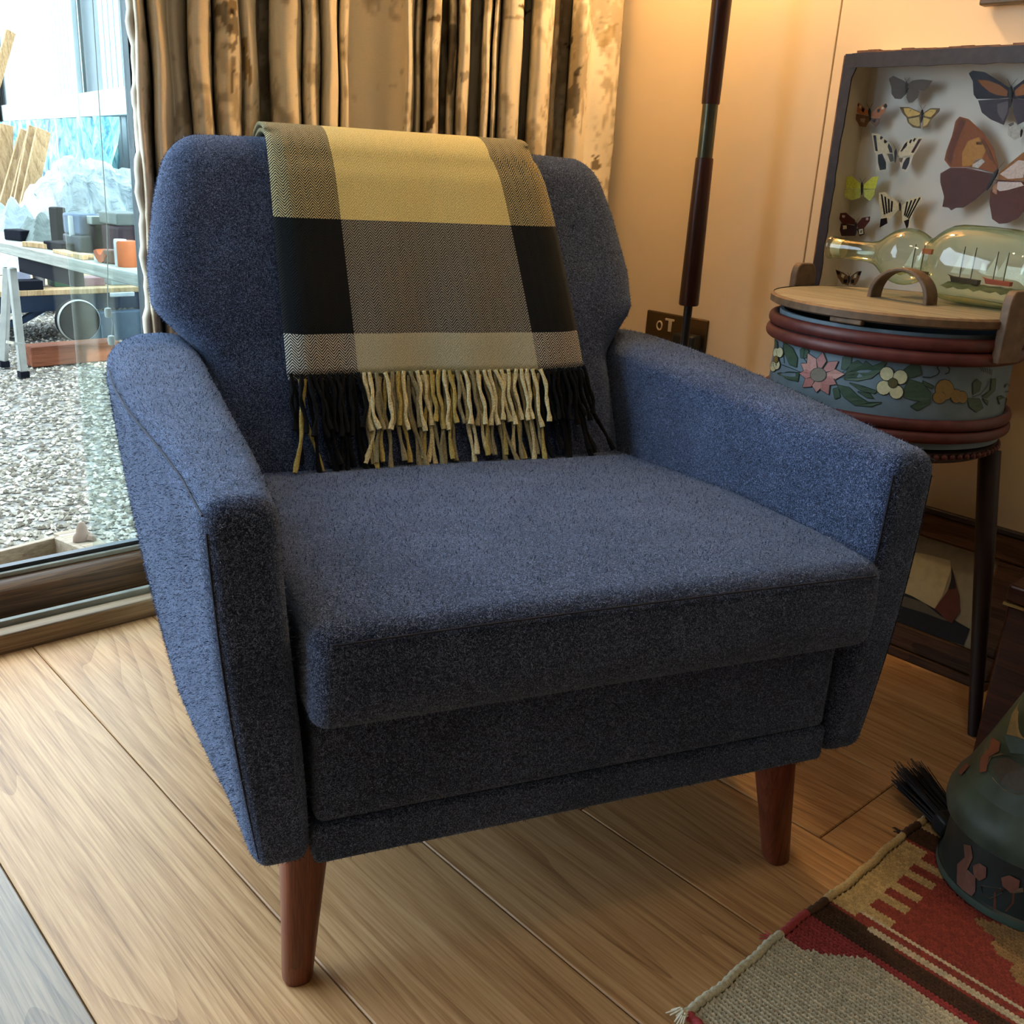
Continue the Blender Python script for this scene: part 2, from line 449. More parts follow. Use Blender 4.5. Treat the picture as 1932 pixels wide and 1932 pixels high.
def cush_warp(V):
    t = (V[:, 1] + .30) / .60; v = (V[:, 2] + .05) / .10; s = V[:, 0] / .30
    y = -.083 + t * .60
    hw = np.interp(y, [-.08, .0, .55], [.307, .308, .312])
    x = s * hw
    zt = np.interp(y, [-.083, 0, .2, .5], [.446, .448, .440, .408]) + .007 * (1 - s * s) * (1 - (2 * t - 1) ** 4)
    zb = .345 + 0 * y
    z = zb + (zt - zb) * v
    y = y - .010 * np.sin(np.pi * v) * (1 - sstep(0, .1, t)) * (1 - .5 * s ** 4)
    return np.stack([x, y, z], 1)
V, Fc = rbox((.30, .30, .05), .019, (36, 36, 6), cush_warp); cushion = wool_part('seat_cushion', V, Fc)
pts = [(s * .303 * .985, -.0865 - .003 * (1 - s ** 4), .4385 - .004 * abs(s) ** 3) for s in np.linspace(-.97, .97, 30)]
MB().tube(pts, .0012, 6).build('seam', M_seam, cushion, True)
# base frame with lower band
V, Fc = rbox((.297, .33, .062), .010, (20, 20, 6), lambda V: V + np.array([0, .285, .288])); wool_part('base', V, Fc)
V, Fc = rbox((.299, .332, .022), .007, (20, 20, 3), lambda V: V + np.array([0, .284, .2055])); wool_part('base_band', V, Fc)

def back_c(z): return .49 + (z - .40) * .50
def back_warp(V):
    s = V[:, 0] / .36; v = (V[:, 2] + .24) / .48; t = (V[:, 1] + .075) / .15
    z = .36 + v * .475
    hw = np.interp(z, [.36, .54, .575, .605, .66, .75, .80, .84], [.312, .314, .345, .374, .376, .360, .345, .332])
    x = s * hw
    thick = np.interp(z, [.36, .6, .84], [.15, .15, .125])
    y = back_c(z) + t * thick * 1.05 + .0
    # slight hollow towards the centre, pillow front
    y = y - .012 * (1 - s * s) * (1 - sstep(.0, .5, t)) + .012 * s ** 4 * (1 - t)
    z = z + (t - .5) * -.02 + .006 * (1 - s * s) * sstep(.8, 1, v)
    return np.stack([x, y, z], 1)
V, Fc = rbox((.36, .075, .24), .042, (36, 4, 30), back_warp); wool_part('backrest', V, Fc)
# legs
def leg(px, py, foot, sx, rear=False):
    prof = [(.0140, 0), (.0158, .004), (.0188, .07), (.0255, .19)]
    m = MB(); k = 6 if not rear else 6
    vs = []
    for (r, z) in prof:
        u = z / .19; cx_ = foot[0] + (px - foot[0]) * u; cy_ = foot[1] + (py - foot[1]) * u
        for j in range(28):
            t = 2 * math.pi * j / 28; c, s_ = math.cos(t), math.sin(t); e = .72
            vs.append((cx_ + r * abs(c) ** e * (1 if c >= 0 else -1), cy_ + r * abs(s_) ** e * (1 if s_ >= 0 else -1), z))
    n = 28; fs = [(i * n + j, i * n + (j + 1) % n, (i + 1) * n + (j + 1) % n, (i + 1) * n + j) for i in range(3) for j in range(n)] + [tuple(range(n))[::-1], tuple(range(3 * n, 4 * n))]
    m.add(vs, fs).build('leg', M_teak, ch, True)
leg(-.296, .014, (-.307, .012), -1); leg(.274, .012, (.306, .008), 1)
leg(-.265, .54, (-.28, .58), -1, True); leg(.265, .54, (.28, .58), 1, True)

# loose wool nap: short fibres standing on the upholstery
def nap(surfaces, count, name, matl, parent, length=(.0016, .0050), wid=.00030):
    P0, Nn, Ar = [], [], []
    for V, Fc in surfaces:
        a, b_, c, d = (V[Fc[:, i]] for i in range(4))
        nrm = np.cross(c - a, d - b_); ar = np.linalg.norm(nrm, axis=1) / 2 + 1e-12
        P0.append(np.stack([a, b_, c, d], 1)); Nn.append(nrm / (2 * ar[:, None])); Ar.append(ar)
    P0 = np.concatenate(P0); Nn = np.concatenate(Nn); Ar = np.concatenate(Ar)
    idx = RNG.choice(len(Ar), count, p=Ar / Ar.sum()); u = RNG.random((count, 1)); v = RNG.random((count, 1))
    q = P0[idx]; p = (q[:, 0] * (1 - u) + q[:, 1] * u) * (1 - v) + (q[:, 3] * (1 - u) + q[:, 2] * u) * v
    nn = Nn[idx]; rd = RNG.normal(0, 1, (count, 3)); L = RNG.uniform(length[0], length[1], (count, 1))
    tip = nn * .35 + rd * .45; tip /= np.linalg.norm(tip, axis=1, keepdims=True)
    dt = (tip * nn).sum(1, keepdims=True); tip = tip + nn * (np.abs(dt) - dt) ; 
    side = np.cross(tip, rd); side /= np.linalg.norm(side, axis=1, keepdims=True) + 1e-9
    a = p - side * wid; b_ = p + side * wid; c = p + tip * L
    V = np.stack([a, b_, c], 1).reshape(-1, 3); Fc = np.arange(count * 3).reshape(-1, 3)
    o = mesh_obj(name, V, Fc, matl, parent, False); o['kind'] = 'stuff'; return o
M_nap, nt, b = mat('loose wool fibre')
oi = N(nt, 'ShaderNodeNewGeometry'); c = ramp(nt, oi.outputs['Random Per Island'], [(0, rgb(14, 19, 33)), (.6, rgb(48, 59, 90)), (1, rgb(156, 169, 202))])
nt.links.new(c, b.inputs['Base Color']); b.inputs['Roughness'].default_value = .9; b.inputs['Specular IOR Level'].default_value = .1
nap(NAP, 420000, 'wool_nap', M_nap, ch)

# ------------------------------------------------------------------ throw blanket
bl = thing('throw_blanket', 'fringed herringbone throw in mustard, cream and black checks over the armchair back', 'blanket', (.7065, .6245, 0), TH)
def herring_mat(name):
    m, nt, b = mat(name)
    uv = nt.nodes.new('ShaderNodeUVMap'); sep = nt.nodes.new('ShaderNodeSeparateXYZ'); nt.links.new(uv.outputs[0], sep.inputs[0])
    jit = noise(nt, uv.outputs[0], 260, 2, .5)
    zig = math_(nt, 'PINGPONG', sep.outputs[0], .0078)
    k = math_(nt, 'ADD', math_(nt, 'MULTIPLY', zig, 1.25), sep.outputs[1])
    k = math_(nt, 'ADD', math_(nt, 'MULTIPLY', k, 1 / .0042), math_(nt, 'MULTIPLY', jit, .45))
    st = math_(nt, 'FRACT', k); st = math_(nt, 'ABSOLUTE', math_(nt, 'SUBTRACT', st, .5))   # 0..0.5
    fac = ramp(nt, st, [(.16, (0, 0, 0, 1)), (.32, (1, 1, 1, 1))])
    a = N(nt, 'ShaderNodeAttribute', attribute_name='WarpCol'); c = N(nt, 'ShaderNodeAttribute', attribute_name='WeftCol')
    col = mixc(nt, a.outputs['Color'], c.outputs['Color'], fac)
    nz = noise(nt, uv.outputs[0], 620, 3, .6); col = mixc(nt, col, ramp(nt, nz, [(.32, (.62, .62, .62, 1)), (.6, (1.12, 1.12, 1.12, 1))]), 1.0, 'MULTIPLY')
    nt.links.new(col, b.inputs['Base Color']); b.inputs['Roughness'].default_value = .95; b.inputs['Specular IOR Level'].default_value = .1
    b.inputs['Sheen Weight'].default_value = .08
    bump(nt, b, math_(nt, 'ADD', math_(nt, 'MULTIPLY', fac, .5), nz), .6, .0012)
    return m
M_herr = herring_mat('herringbone wool')
YEL = rgb(210, 194, 118); YEL2 = rgb(236, 224, 164); CRM = rgb(192, 190, 166); CRM2 = rgb(174, 172, 146); BLK = rgb(13, 16, 19); BLK2 = rgb(21, 24, 27); GRY = rgb(176, 160, 130)
def bl_path(off):
    "profile (y,z) from behind the chair back, over the top and down the front"
    pts = []
    for z in np.linspace(.56, .80, 10): pts.append((back_c(z) + .137 + off, z))
    yb = back_c(.815) + .120
    for a in np.linspace(0, 1, 14)[1:-1]:
        ang = math.pi * a
        pts.append((yb - .065 + (.078 + off * .6) * math.cos(ang) + .004, .806 + (.040 + off) * math.sin(ang) + .006 * math.sin(ang)))
    for z in np.linspace(.800, .528, 34):
        pts.append((back_c(z) - .012 - off - .006 - .006 * math.sin((z - .5) * 14) * (.8 - z) * 2, z))
    return pts
def cloth(off, zend, name, xl, xr):
    path = [p for k, p in enumerate(bl_path(off)) if not (k > 24 and p[1] < zend - 1e-4)]
    path = np.array(path)
    # insert exact break rows for the check boundaries
    seg = np.r_[0, np.cumsum(np.linalg.norm(np.diff(path, axis=0), axis=1))]
    front = len(path) - 1
    def u_at(z):
        zs = path[24:, 1]; return np.interp(-z, -zs, seg[24:])
    brk = [u_at(.738), u_at(.588)]
    us = np.unique(np.round(np.r_[np.linspace(0, seg[-1], 90), brk], 5))
    ss_l = [0, .2145, .815, 1.0]
    ss = np.unique(np.round(np.r_[np.linspace(0, 1, 49), ss_l], 5))
    U, S = np.meshgrid(us, ss, indexing='ij')
    Yy = np.interp(U, seg, path[:, 0]); Zz = np.interp(U, seg, path[:, 1])
    # left and right edges drift as the cloth hangs
    uu = np.clip((U - seg[20]) / (seg[-1] - seg[20]), 0, 1)
    XL = xl + (-.006) * uu; XR = xr + .040 * np.sqrt(uu)
    X = XL + (XR - XL) * S
    wav = .004 * np.sin(S * 9 + 1.0) * uu + .003 * np.sin(S * 23 + U * 9) * uu
    sag = .010 * np.sin(math.pi * S) * 0
    edge = .012 * np.exp(-(S / .03) ** 2) + .010 * np.exp(-((1 - S) / .03) ** 2)
    Yy = Yy - wav * .8 + edge * np.where(U > seg[18], 1, 0)
    Zz = Zz + .012 * (1 - S) * np.where(U < seg[24], 1, 0) * 0 + sag
    Vv = np.stack([X, Yy, Zz], -1).reshape(-1, 3)
    nu, ns = len(us), len(ss); ii = np.arange(nu * ns).reshape(nu, ns)
    Fq = np.stack([ii[:-1, :-1], ii[:-1, 1:], ii[1:, 1:], ii[1:, :-1]], -1).reshape(-1, 4)
    uc = ((us[:-1] + us[1:]) / 2)[:, None] + 0 * ss[None, :-1]; sc = ((ss[:-1] + ss[1:]) / 2)[None, :] + 0 * us[:-1, None]
    A = np.zeros(uc.shape + (4,)); B = np.zeros_like(A)
    mid = (sc > .2145) & (sc < .815); band = np.where(uc < brk[0], 0, np.where(uc < brk[1], 1, 2))
    for bnd, inm, ca, cb in ((0, True, YEL, YEL2), (0, False, rgb(198, 186, 140), rgb(34, 34, 32)), (1, True, rgb(26, 26, 26), rgb(158, 154, 144)), (1, False, BLK, BLK2), (2, True, CRM, CRM2), (2, False, rgb(206, 200, 188), rgb(20, 21, 24))):
        k = (band == bnd) & (mid == inm); A[k] = ca; B[k] = cb
    A = np.repeat(A.reshape(-1, 4), 4, 0); B = np.repeat(B.reshape(-1, 4), 4, 0)
    uvv = np.stack([S * (xr - xl + .02), U], -1).reshape(-1, 2)
    o = mesh_obj(name, Vv, Fq, M_herr, bl, True, attrs={'WarpCol': ('CORNER', A), 'WeftCol': ('CORNER', B)}, uvs=uvv)
    md = o.modifiers.new('thick', 'SOLIDIFY'); md.thickness = .005; md.offset = 1
    return o, Vv.reshape(nu, ns, 3), ss, Vv
o1, G1, ss1, _ = cloth(.013, .53, 'upper_layer', -.207, .205)
o2, G2, ss2, _ = cloth(.004, .50, 'lower_layer', -.205, .203)
# fold of the doubled cloth down the left edge
M_tas = {}
for nm, c1 in (('black', rgb(24, 25, 28)), ('cream', rgb(216, 206, 162)), ('mustard', rgb(180, 162, 98)), ('grey', rgb(150, 142, 112))):
    M_tas[nm] = plain(nm + ' tassel wool', c1, .95, var=.35, vscale=500, bumpd=.001, spec=.1)
def tassels(G, ss, n, L, zoff, seed, par):
    rr = random.Random(seed); last = G[-1]
    for i in range(n):
        s = (i + .5) / n + rr.uniform(-.15, .15) / n
        x = np.interp(s, ss, last[:, 0]); y = np.interp(s, ss, last[:, 1]) - .002; z = np.interp(s, ss, last[:, 2]) + .002
        black = s < .2145 or s > .83
        nm = 'black' if black else rr.choice(['cream', 'cream', 'cream', 'cream', 'mustard', 'grey'])
        if seed == 2 and not black: nm = rr.choice(['cream', 'grey', 'mustard', 'grey'])
        if s < .05: nm = rr.choice(['black', 'mustard'])
        ln = L * rr.uniform(.88, 1.06); a = rr.gauss(0, .03) + (rr.choice([-.22, .22]) if rr.random() < (.10 if seed == 1 else .25) else 0)
        if s > .93: a += .12
        bend = rr.gauss(0, .045); pts = []
        K = 13
        for k in range(K):
            t = k / (K - 1)
            pts.append((x + ln * (a * t + bend * math.sin(t * 3.0)) * .9 + .0016 * math.sin(t * 9 + i), y - .5 * ln * t - .003 - (.004 if seed == 2 else .0) * t + .0015 * math.sin(i * 2.7) * t, z - ln * t * math.cos(a * .8)))
        rad = [.0031 * (1.0 - .15 * k / K) for k in range(K)]; rad[-1] = .0036; rad[-2] = .0035
        MB().tube(pts, rad, 8, True, tw=1.5, lobes=2, lamp=.22).build('tassel', M_tas[nm], par, True)
tassels(G1, ss1, 46, .076, .012, 1, o1); tassels(G2, ss2, 58, .118, .004, 2, o2)

# ------------------------------------------------------------------ curtain
CURT = np.random.default_rng(3)
# (picture column at shoulder height, depth: 0 near the room .. 1 at the wall)
prof = [(251, .5, 'e'), (262, .12, ''), (276, .25, ''), (285, .95, 'v'), (290, .25, ''), (302, .05, ''), (316, .25, ''), (322, .45, ''), (338, .38, ''), (355, .60, ''), (358, .85, 'v'), (362, .2, ''), (380, 0, ''), (398, .22, ''), (403, .95, 'v'), (408, .3, ''), (430, .08, ''), (452, .25, ''), (456, .4, ''), (470, .2, ''), (485, .35, ''), (489, .95, 'v'), (509, 1., 'v'), (513, .3, ''), (540, .05, ''), (565, .2, ''), (569, .95, 'v'), (573, .25, ''), (587, .05, ''), (601, .25, ''), (604, .8, 'v'), (608, .25, ''), (622, .03, ''), (635, .25, ''), (639, .75, 'v'), (644, .35, ''), (655, .3, ''), (660, .65, ''), (700, .55, ''), (735, .5, ''), (757, .35, ''), (768, .15, ''), (777, .3, ''), (781, .5, ''), (787, .3, ''), (792, .4, ''), (794, .95, 'v'), (799, 1., 'v'), (802, .35, ''), (814, .1, ''), (827, .25, ''), (830, .95, 'v'), (842, 1., 'v'), (845, .4, ''), (851, .25, ''), (858, .4, ''), (860, .9, 'v'), (863, .3, ''), (873, .1, ''), (883, .3, ''), (885, .95, 'v'), (905, 1., 'v'), (909, .3, ''), (916, .12, ''), (922, .3, ''), (925, .85, 'v'), (928, .3, ''), (932, .18, ''), (937, .4, ''), (939, .9, 'v'), (943, .3, ''), (960, .08, ''), (980, .22, ''), (983, .95, 'v'), (996, 1., 'v'), (1000, .3, ''), (1018, .05, ''), (1035, .3, ''), (1038, .7, ''), (1048, .75, ''), (1050, .95, 'v'), (1071, 1., 'v'), (1075, .35, ''), (1094, .1, ''), (1108, .3, ''), (1112, .45, ''), (1140, .4, ''), (1166, .6, 'e')]
YN, YF = 1.545, 1.685
px = np.array([p[0] for p in prof], float); dp = np.array([p[1] for p in prof])
CY = YN + (YF - YN) * dp; CX = np.array([P(u, 150, y=y_)[0] for u, y_ in zip(px, CY)]); CX = np.clip(CX, None, 1.785)
key = np.stack([CX, CY], 1)
# smooth with Catmull-Rom
def catmull(K, m):
    out = []
    for i in range(len(K) - 1):
        p0, p1, p2, p3 = K[max(i - 1, 0)], K[i], K[i + 1], K[min(i + 2, len(K) - 1)]
        for t in np.linspace(0, 1, m, endpoint=False):
            out.append(.5 * ((2 * p1) + (-p0 + p2) * t + (2 * p0 - 5 * p1 + 4 * p2 - p3) * t ** 2 + (-p0 + 3 * p1 - 3 * p2 + p3) * t ** 3))
    out.append(K[-1]); return np.array(out)
lineu = catmull(np.stack([px, px], 1), 6)[:, 0]; line = catmull(key, 6); line[:, 1] = np.clip(line[:, 1], YN - .004, YF)
zs = np.r_[np.linspace(.012, .74, 30), np.arange(.748, 1.26, .0045), np.linspace(1.28, 2.25, 22)]
LX = line[None, :, 0] + 0 * zs[:, None]; LY = line[None, :, 1] + 0 * zs[:, None]; LZ = zs[:, None] + 0 * line[None, :, 0]
ph = np.linspace(0, 40, line.shape[0])[None, :]
LX = LX + .0030 * np.sin(LX * 30 + LZ * 5) * (1.15 - np.clip(LZ, 0, 1.15)) + .0012 * np.sin(LZ * 26 + LX * 40)
LX = np.clip(LX, None, 1.792)
LY = LY + .0015 * np.sin(LZ * 31 + LX * 37)
nz_, nx_ = LX.shape; Vv = np.stack([LX, LY, LZ], -1).reshape(-1, 3)
ii = np.arange(nz_ * nx_).reshape(nz_, nx_); Fq = np.stack([ii[:-1, :-1], ii[:-1, 1:], ii[1:, 1:], ii[1:, :-1]], -1).reshape(-1, 4)
arc = np.r_[0, np.cumsum(np.linalg.norm(np.diff(line, axis=0), axis=1))]
col = np.tile(np.array(rgb(238, 228, 206)), (nz_, nx_, 1))
# mottled tree foliage print, computed in unfolded cloth coordinates
def vnoise(a, b_, seed):
    g = np.random.default_rng(seed).random((128, 128)); ia = np.floor(a).astype(int) % 127; ib = np.floor(b_).astype(int) % 127; fa = a - np.floor(a); fb = b_ - np.floor(b_)
    fa = fa * fa * (3 - 2 * fa); fb = fb * fb * (3 - 2 * fb)
    return (g[ia, ib] * (1 - fa) + g[(ia + 1), ib] * fa) * (1 - fb) + (g[ia, ib + 1] * (1 - fa) + g[ia + 1, ib + 1] * fa) * fb
A_, Z_ = np.meshgrid(arc, zs)
big = vnoise(A_ * 9 + 3, Z_ * 6, 1); leaf = .55 * vnoise(A_ * 42, Z_ * 40, 2) + .45 * vnoise(A_ * 90, Z_ * 80, 3)
k1 = sstep(.52, .60, big * .55 + leaf * .52)[..., None]
col = col * (1 - k1 * .45) + np.array(rgb(160, 142, 108)) * k1 * .45
k2 = sstep(.60, .64, big * .5 + leaf * .55)[..., None]; col = col * (1 - k2 * .3) + np.array(rgb(126, 112, 82)) * k2 * .3
# fine branches
br = np.abs(np.sin(A_ * 60 + 3 * np.sin(Z_ * 13) + 1.5 * leaf * 4)); k3 = ((br < .05) & (big > .45) & (np.abs(LX - 1.0) > .02))[..., None] * .35
col = col * (1 - k3) + np.array(rgb(96, 78, 54)) * k3
LXc = LX; LZc = LZ
def motif(poly, c, fac=1.0, y=1.57):
    q = []
    for u, v in poly:
        yy = np.interp(u, lineu, line[:, 1]); q.append((np.interp(u, lineu, arc), P(u, v, y=min(yy, YN + .06))[2]))
    k = pip(A_, Z_, q); col[k] = col[k] * (1 - fac) + np.array(c) * fac
DK = rgb(64, 54, 44); MID = rgb(110, 94, 70)
def sc1(l): return [(240 + a / 4.025, b_ / 4.025) for a, b_ in l]
def sc2(l): return [(700 + a / 3.864, b_ / 3.864) for a, b_ in l]
# stag: muzzle, ruff, chest, leg
motif(sc1([(740, 0), (850, 0), (850, 60), (830, 115), (780, 115), (765, 60)]), rgb(150, 132, 104))
motif(sc1([(775, 75), (830, 75), (820, 112), (785, 112)]), DK)
motif(sc1([(700, 40), (760, 20), (770, 60), (790, 130), (850, 130), (850, 230), (840, 290), (790, 260), (750, 210), (720, 130), (670, 110)]), MID, .8)
motif(sc1([(770, 180), (800, 200), (790, 300), (760, 250)]), DK, .7); motif(sc1([(770, 330), (840, 290), (820, 360), (800, 400), (770, 370)]), MID, .8)
motif(sc1([(785, 540), (815, 520), (805, 700), (790, 700)]), DK, .8); motif(sc1([(790, 440), (830, 400), (810, 520), (795, 560)]), MID, .7)
motif(sc1([(630, 130), (665, 60), (665, 540), (640, 420)]), rgb(120, 104, 84), .8)
# doe behind
motif(sc1([(880, 285), (925, 285), (925, 320), (915, 420), (945, 520), (930, 700), (920, 560), (900, 640), (880, 520)]), rgb(158, 128, 78), .85)
motif(sc1([(885, 350), (905, 350), (905, 375), (890, 375)]), DK)
# bird and branch, antlered head, hare and small stag further right
motif(sc2([(410, 145), (440, 120), (465, 95), (490, 120), (490, 150), (450, 160)]), MID); 
motif(sc2([(550, 220), (600, 180), (610, 260), (595, 420), (600, 640), (580, 700), (560, 520), (550, 330)]), DK, .75)
motif(sc2([(410, 900), (440, 870), (455, 830), (465, 860), (450, 930), (430, 960), (415, 950)]), MID)
motif(sc2([(1480, 545), (1505, 540), (1505, 600), (1530, 680), (1530, 800), (1510, 870), (1480, 790), (1420, 900), (1440, 690), (1480, 630)]), DK, .7)
motif(sc2([(1475, 545), (1510, 490), (1525, 488), (1512, 550)]), DK, .8)
motif(sc2([(1385, 255), (1430, 290), (1450, 255), (1450, 315), (1420, 310)]), DK, .9)
motif(sc2([(1030, 20), (1110, 10), (1095, 60), (1060, 60)]), MID); motif(sc2([(950, 120), (1100, 90), (1095, 110), (960, 140)]), MID, .6)
motif(sc2([(1650, 1190), (1675, 1150), (1690, 1150), (1710, 1180), (1740, 1236), (1650, 1236)]), MID, .9)
motif(sc2([(1655, 1135), (1668, 1135), (1684, 1160), (1705, 1120), (1712, 1135), (1690, 1170), (1678, 1170)]), DK, .9)
motif(sc2([(1640, 230), (1700, 180), (1760, 160), (1740, 260), (1690, 340), (1640, 330)]), rgb(150, 128, 70), .6)
motif(sc2([(650, 520), (710, 505), (700, 570), (660, 600)]), MID, .6)
M_cur, nt, b = mat('printed curtain linen')
a = N(nt, 'ShaderNodeAttribute', attribute_name='Col'); v = texco(nt)
wv = noise(nt, texco(nt, scale=(1, 1, 12)), 160, 3, .6); wv2 = noise(nt, v, 40, 3)
cc = mixc(nt, a.outputs['Color'], ramp(nt, wv, [(.3, (.9, .9, .9, 1)), (.7, (1, 1, 1, 1))]), 1.0, 'MULTIPLY')
nt.links.new(cc, b.inputs['Base Color']); b.inputs['Roughness'].default_value = .9; b.inputs['Specular IOR Level'].default_value = .15
bump(nt, b, wv, .3, .001)
cu = thing('curtain', 'gathered linen curtain printed with stags and trees, hanging behind the armchair', 'curtain', (0, 0, 0))
drape = mesh_obj('drape', Vv, Fq, M_cur, cu, True, attrs={'Col': ('POINT', col.reshape(-1, 4))})
md = drape.modifiers.new('thick', 'SOLIDIFY'); md.thickness = .0022; md.offset = 0
# lining turned round the leading edge
eL = []; rows_z = np.linspace(.012, 2.25, 140)
V = []
for z in rows_z:
    wv_ = .0022 * math.sin(z * 55) + .0018 * math.sin(z * 131 + 1) + .0015 * math.sin(z * 23)
    for k_, (u_, y_) in enumerate(((272, 1.600), (262, 1.566), (252, 1.575), (249, 1.598), (252, 1.63), (262, 1.66))):
        V.append((P(u_, 150, y=y_)[0] + wv_ * (1 if k_ in (1, 2, 3) else .3) - .012 * (1.05 - z) * 1.0, y_, z))
V = np.array(V); ii = np.arange(len(V)).reshape(-1, 6); Fq = np.stack([ii[:-1, :-1], ii[:-1, 1:], ii[1:, 1:], ii[1:, :-1]], -1).reshape(-1, 4)
o = mesh_obj('lining', V, Fq[:, ::-1], plain('cream lining', rgb(206, 200, 182), .85, var=.05), cu, True); o['label'] = 'plain cream lining edge'
MB().tube([(.45, 1.60, 2.27), (1.79, 1.60, 2.27)], .012, 12).build('curtain_pole', M_darkwood, cu, True)

# ------------------------------------------------------------------ floor lamp
fl = thing('floor_lamp', 'slim floor lamp with dark wood stem and grey metal joint behind the armchair', 'lamp', (1.632, 1.25, 0))
def Lp(z): return (-.012 + .02 * (1 - z / 1.3) * 0 + (-.0115) * (z - .5) / .6, 0, z)
lx0 = P(1299, 576, y=1.25)[0] - 1.632; lz0 = P(1299, 576, y=1.25)[2]; lx1 = P(1362, 0, y=1.25)[0] - 1.632; lz1 = P(1362, 0, y=1.25)[2]
def Lx(z): return lx0 + (lx1 - lx0) * (z - lz0) / (lz1 - lz0)
zj0 = P(1330, 298, y=1.25)[2]; zj1 = P(1341, 197, y=1.25)[2]
b0 = (Lx(.02), 0, .0)
MB().lathe([(.001, .0), (.13, .0), (.13, .012), (.12, .02), (.02, .026), (.012, .035)], 40, ((Lx(0.0), 0, 0), (0, 0, 1))).build('base', M_darkwood, fl, True)
MB().tube([(Lx(.02), 0, .02), (Lx(lz0), 0, lz0)], .0085, 14).build('lower_rod', M_black, fl, True)
MB().tube([(Lx(z), 0, z) for z in (lz0, lz0 + .003, zj0 - .003, zj0)], [.0185, .020, .0172, .0165], 24).build('stem', M_darkwood, fl, True)
MB().tube([(Lx(zj0 - .002), 0, zj0 - .002), (Lx(zj1 + .002), 0, zj1 + .002)], .0148, 24).build('metal_joint', M_gunmetal, fl, True)['label'] = 'grey metal joint sleeve'
MB().tube([(Lx(z), 0, z) for z in (zj1, zj1 + .003, 1.46, 1.463)], [.0165, .0172, .021, .018], 24).build('stem', M_darkwood, fl, True)
MB().tube([(Lx(1.46), 0, 1.46), (Lx(1.46), 0, 1.56)], .009, 12).build('lamp_holder', M_gunmetal, fl, True)
M_shade = bpy.data.materials.new('lamp shade linen'); M_shade.use_nodes = True; nt = M_shade.node_tree; b = nt.nodes['Principled BSDF']
b.inputs['Base Color'].default_value = rgb(226, 196, 140); b.inputs['Roughness'].default_value = .9
tl = N(nt, 'ShaderNodeBsdfTranslucent', i_Color=rgb(236, 190, 120)); mx = N(nt, 'ShaderNodeMixShader', i_0=.5)
nt.links.new(b.outputs[0], mx.inputs[1]); nt.links.new(tl.outputs[0], mx.inputs[2]); nt.links.new(mx.outputs[0], nt.nodes['Material Output'].inputs[0])
MB().lathe([(.150, 1.50), (.115, 1.76)], 40, ((Lx(1.5), 0, 0), (0, 0, 1)), cap=False).build('lamp_shade', M_shade, fl, True)
pl = bpy.data.lights.new('lamp_bulb', 'POINT'); pl.energy = LAMP_POWER; pl.color = (1.0, .74, .42); pl.shadow_soft_size = .04
po = bpy.data.objects.new('lamp_bulb', pl); COL.objects.link(po); po.location = (1.632 + Lx(1.5) , 1.25, 1.60)
MB().lathe([(.001, -.035), (.02, -.03), (.03, 0), (.024, .02), (.012, .04)], 20, ((Lx(1.5), 0, 1.60), (0, 0, 1))).build('bulb', glass_mat('bulb glass', (1, .95, .85, 1), .1), fl, True)

# ------------------------------------------------------------------ wall socket
so = thing('wall_socket', 'bronze double wall socket with a black plug, behind the lamp stem', 'socket', (WALL_X, 1.41, .49))
M_brz = plain('bronze plate', rgb(88, 70, 46), .35, .7, var=.12)
MB().box((-.006, -.088, -.050), (0.001, .087, .040)).build('plate', M_brz, so, bev=.003)
M_ins = plain('pale insert', rgb(206, 196, 170), .4)
m = MB(); m.lathe([(.0085, 0), (.0085, .002), (.006, .002), (.006, 0)], 20, ((-.006, .045, .010), (-1, 0, 0)), cap=False, scale=(1, 1.3)); m.build('insert_ring', M_ins, so, True)
MB().box((-.0075, .004, .024), (-.006, .030, .029)).box((-.0075, .010, .000), (-.006, .020, .024)).build('switch', M_ins, so, bev=.0008)
MB().box((-.0075, .030, -.028), (-.006, .062, -.024)).box((-.0075, .030, -.040), (-.006, .034, -.028)).box((-.0075, .058, -.040), (-.006, .062, -.028)).build('socket_insert', M_ins, so, bev=.0006)
m = MB().box((-.042, -.080, -.050), (-.006, -.020, .006)); m.build('plug', M_black, so, bev=.006, seg=3)
MB().tube([(-.03, -.05, -.05), (-.035, -.05, -.10), (-.05, -.06, -.25), (-.06, -.1, -.485)], .0035, 8).build('cable', M_black, so, True)

# ------------------------------------------------------------------ picture frame at top right
p0 = P(1853, 13, x=1.79); pf = thing('picture_frame', 'dark wooden picture frame whose lower corner shows at the top right', 'picture frame', (1.775, p0[1] - .3, p0[2]))
M_fr = plain('brown frame wood', rgb(86, 72, 54), .5)
for (a, b_) in (((-.0, -.3, 0), (.02, .3, .03)), ((0, -.3, .37), (.02, .3, .40)), ((0, .27, .03), (.02, .3, .37)), ((0, -.3, .03), (.02, -.27, .37))):
    MB().box(a, b_).build('frame_rail', M_fr, pf, bev=.003)
MB().box((.012, -.27, .03), (.018, .27, .37)).build('backing', plain('picture mount', rgb(200, 196, 184), .8), pf)

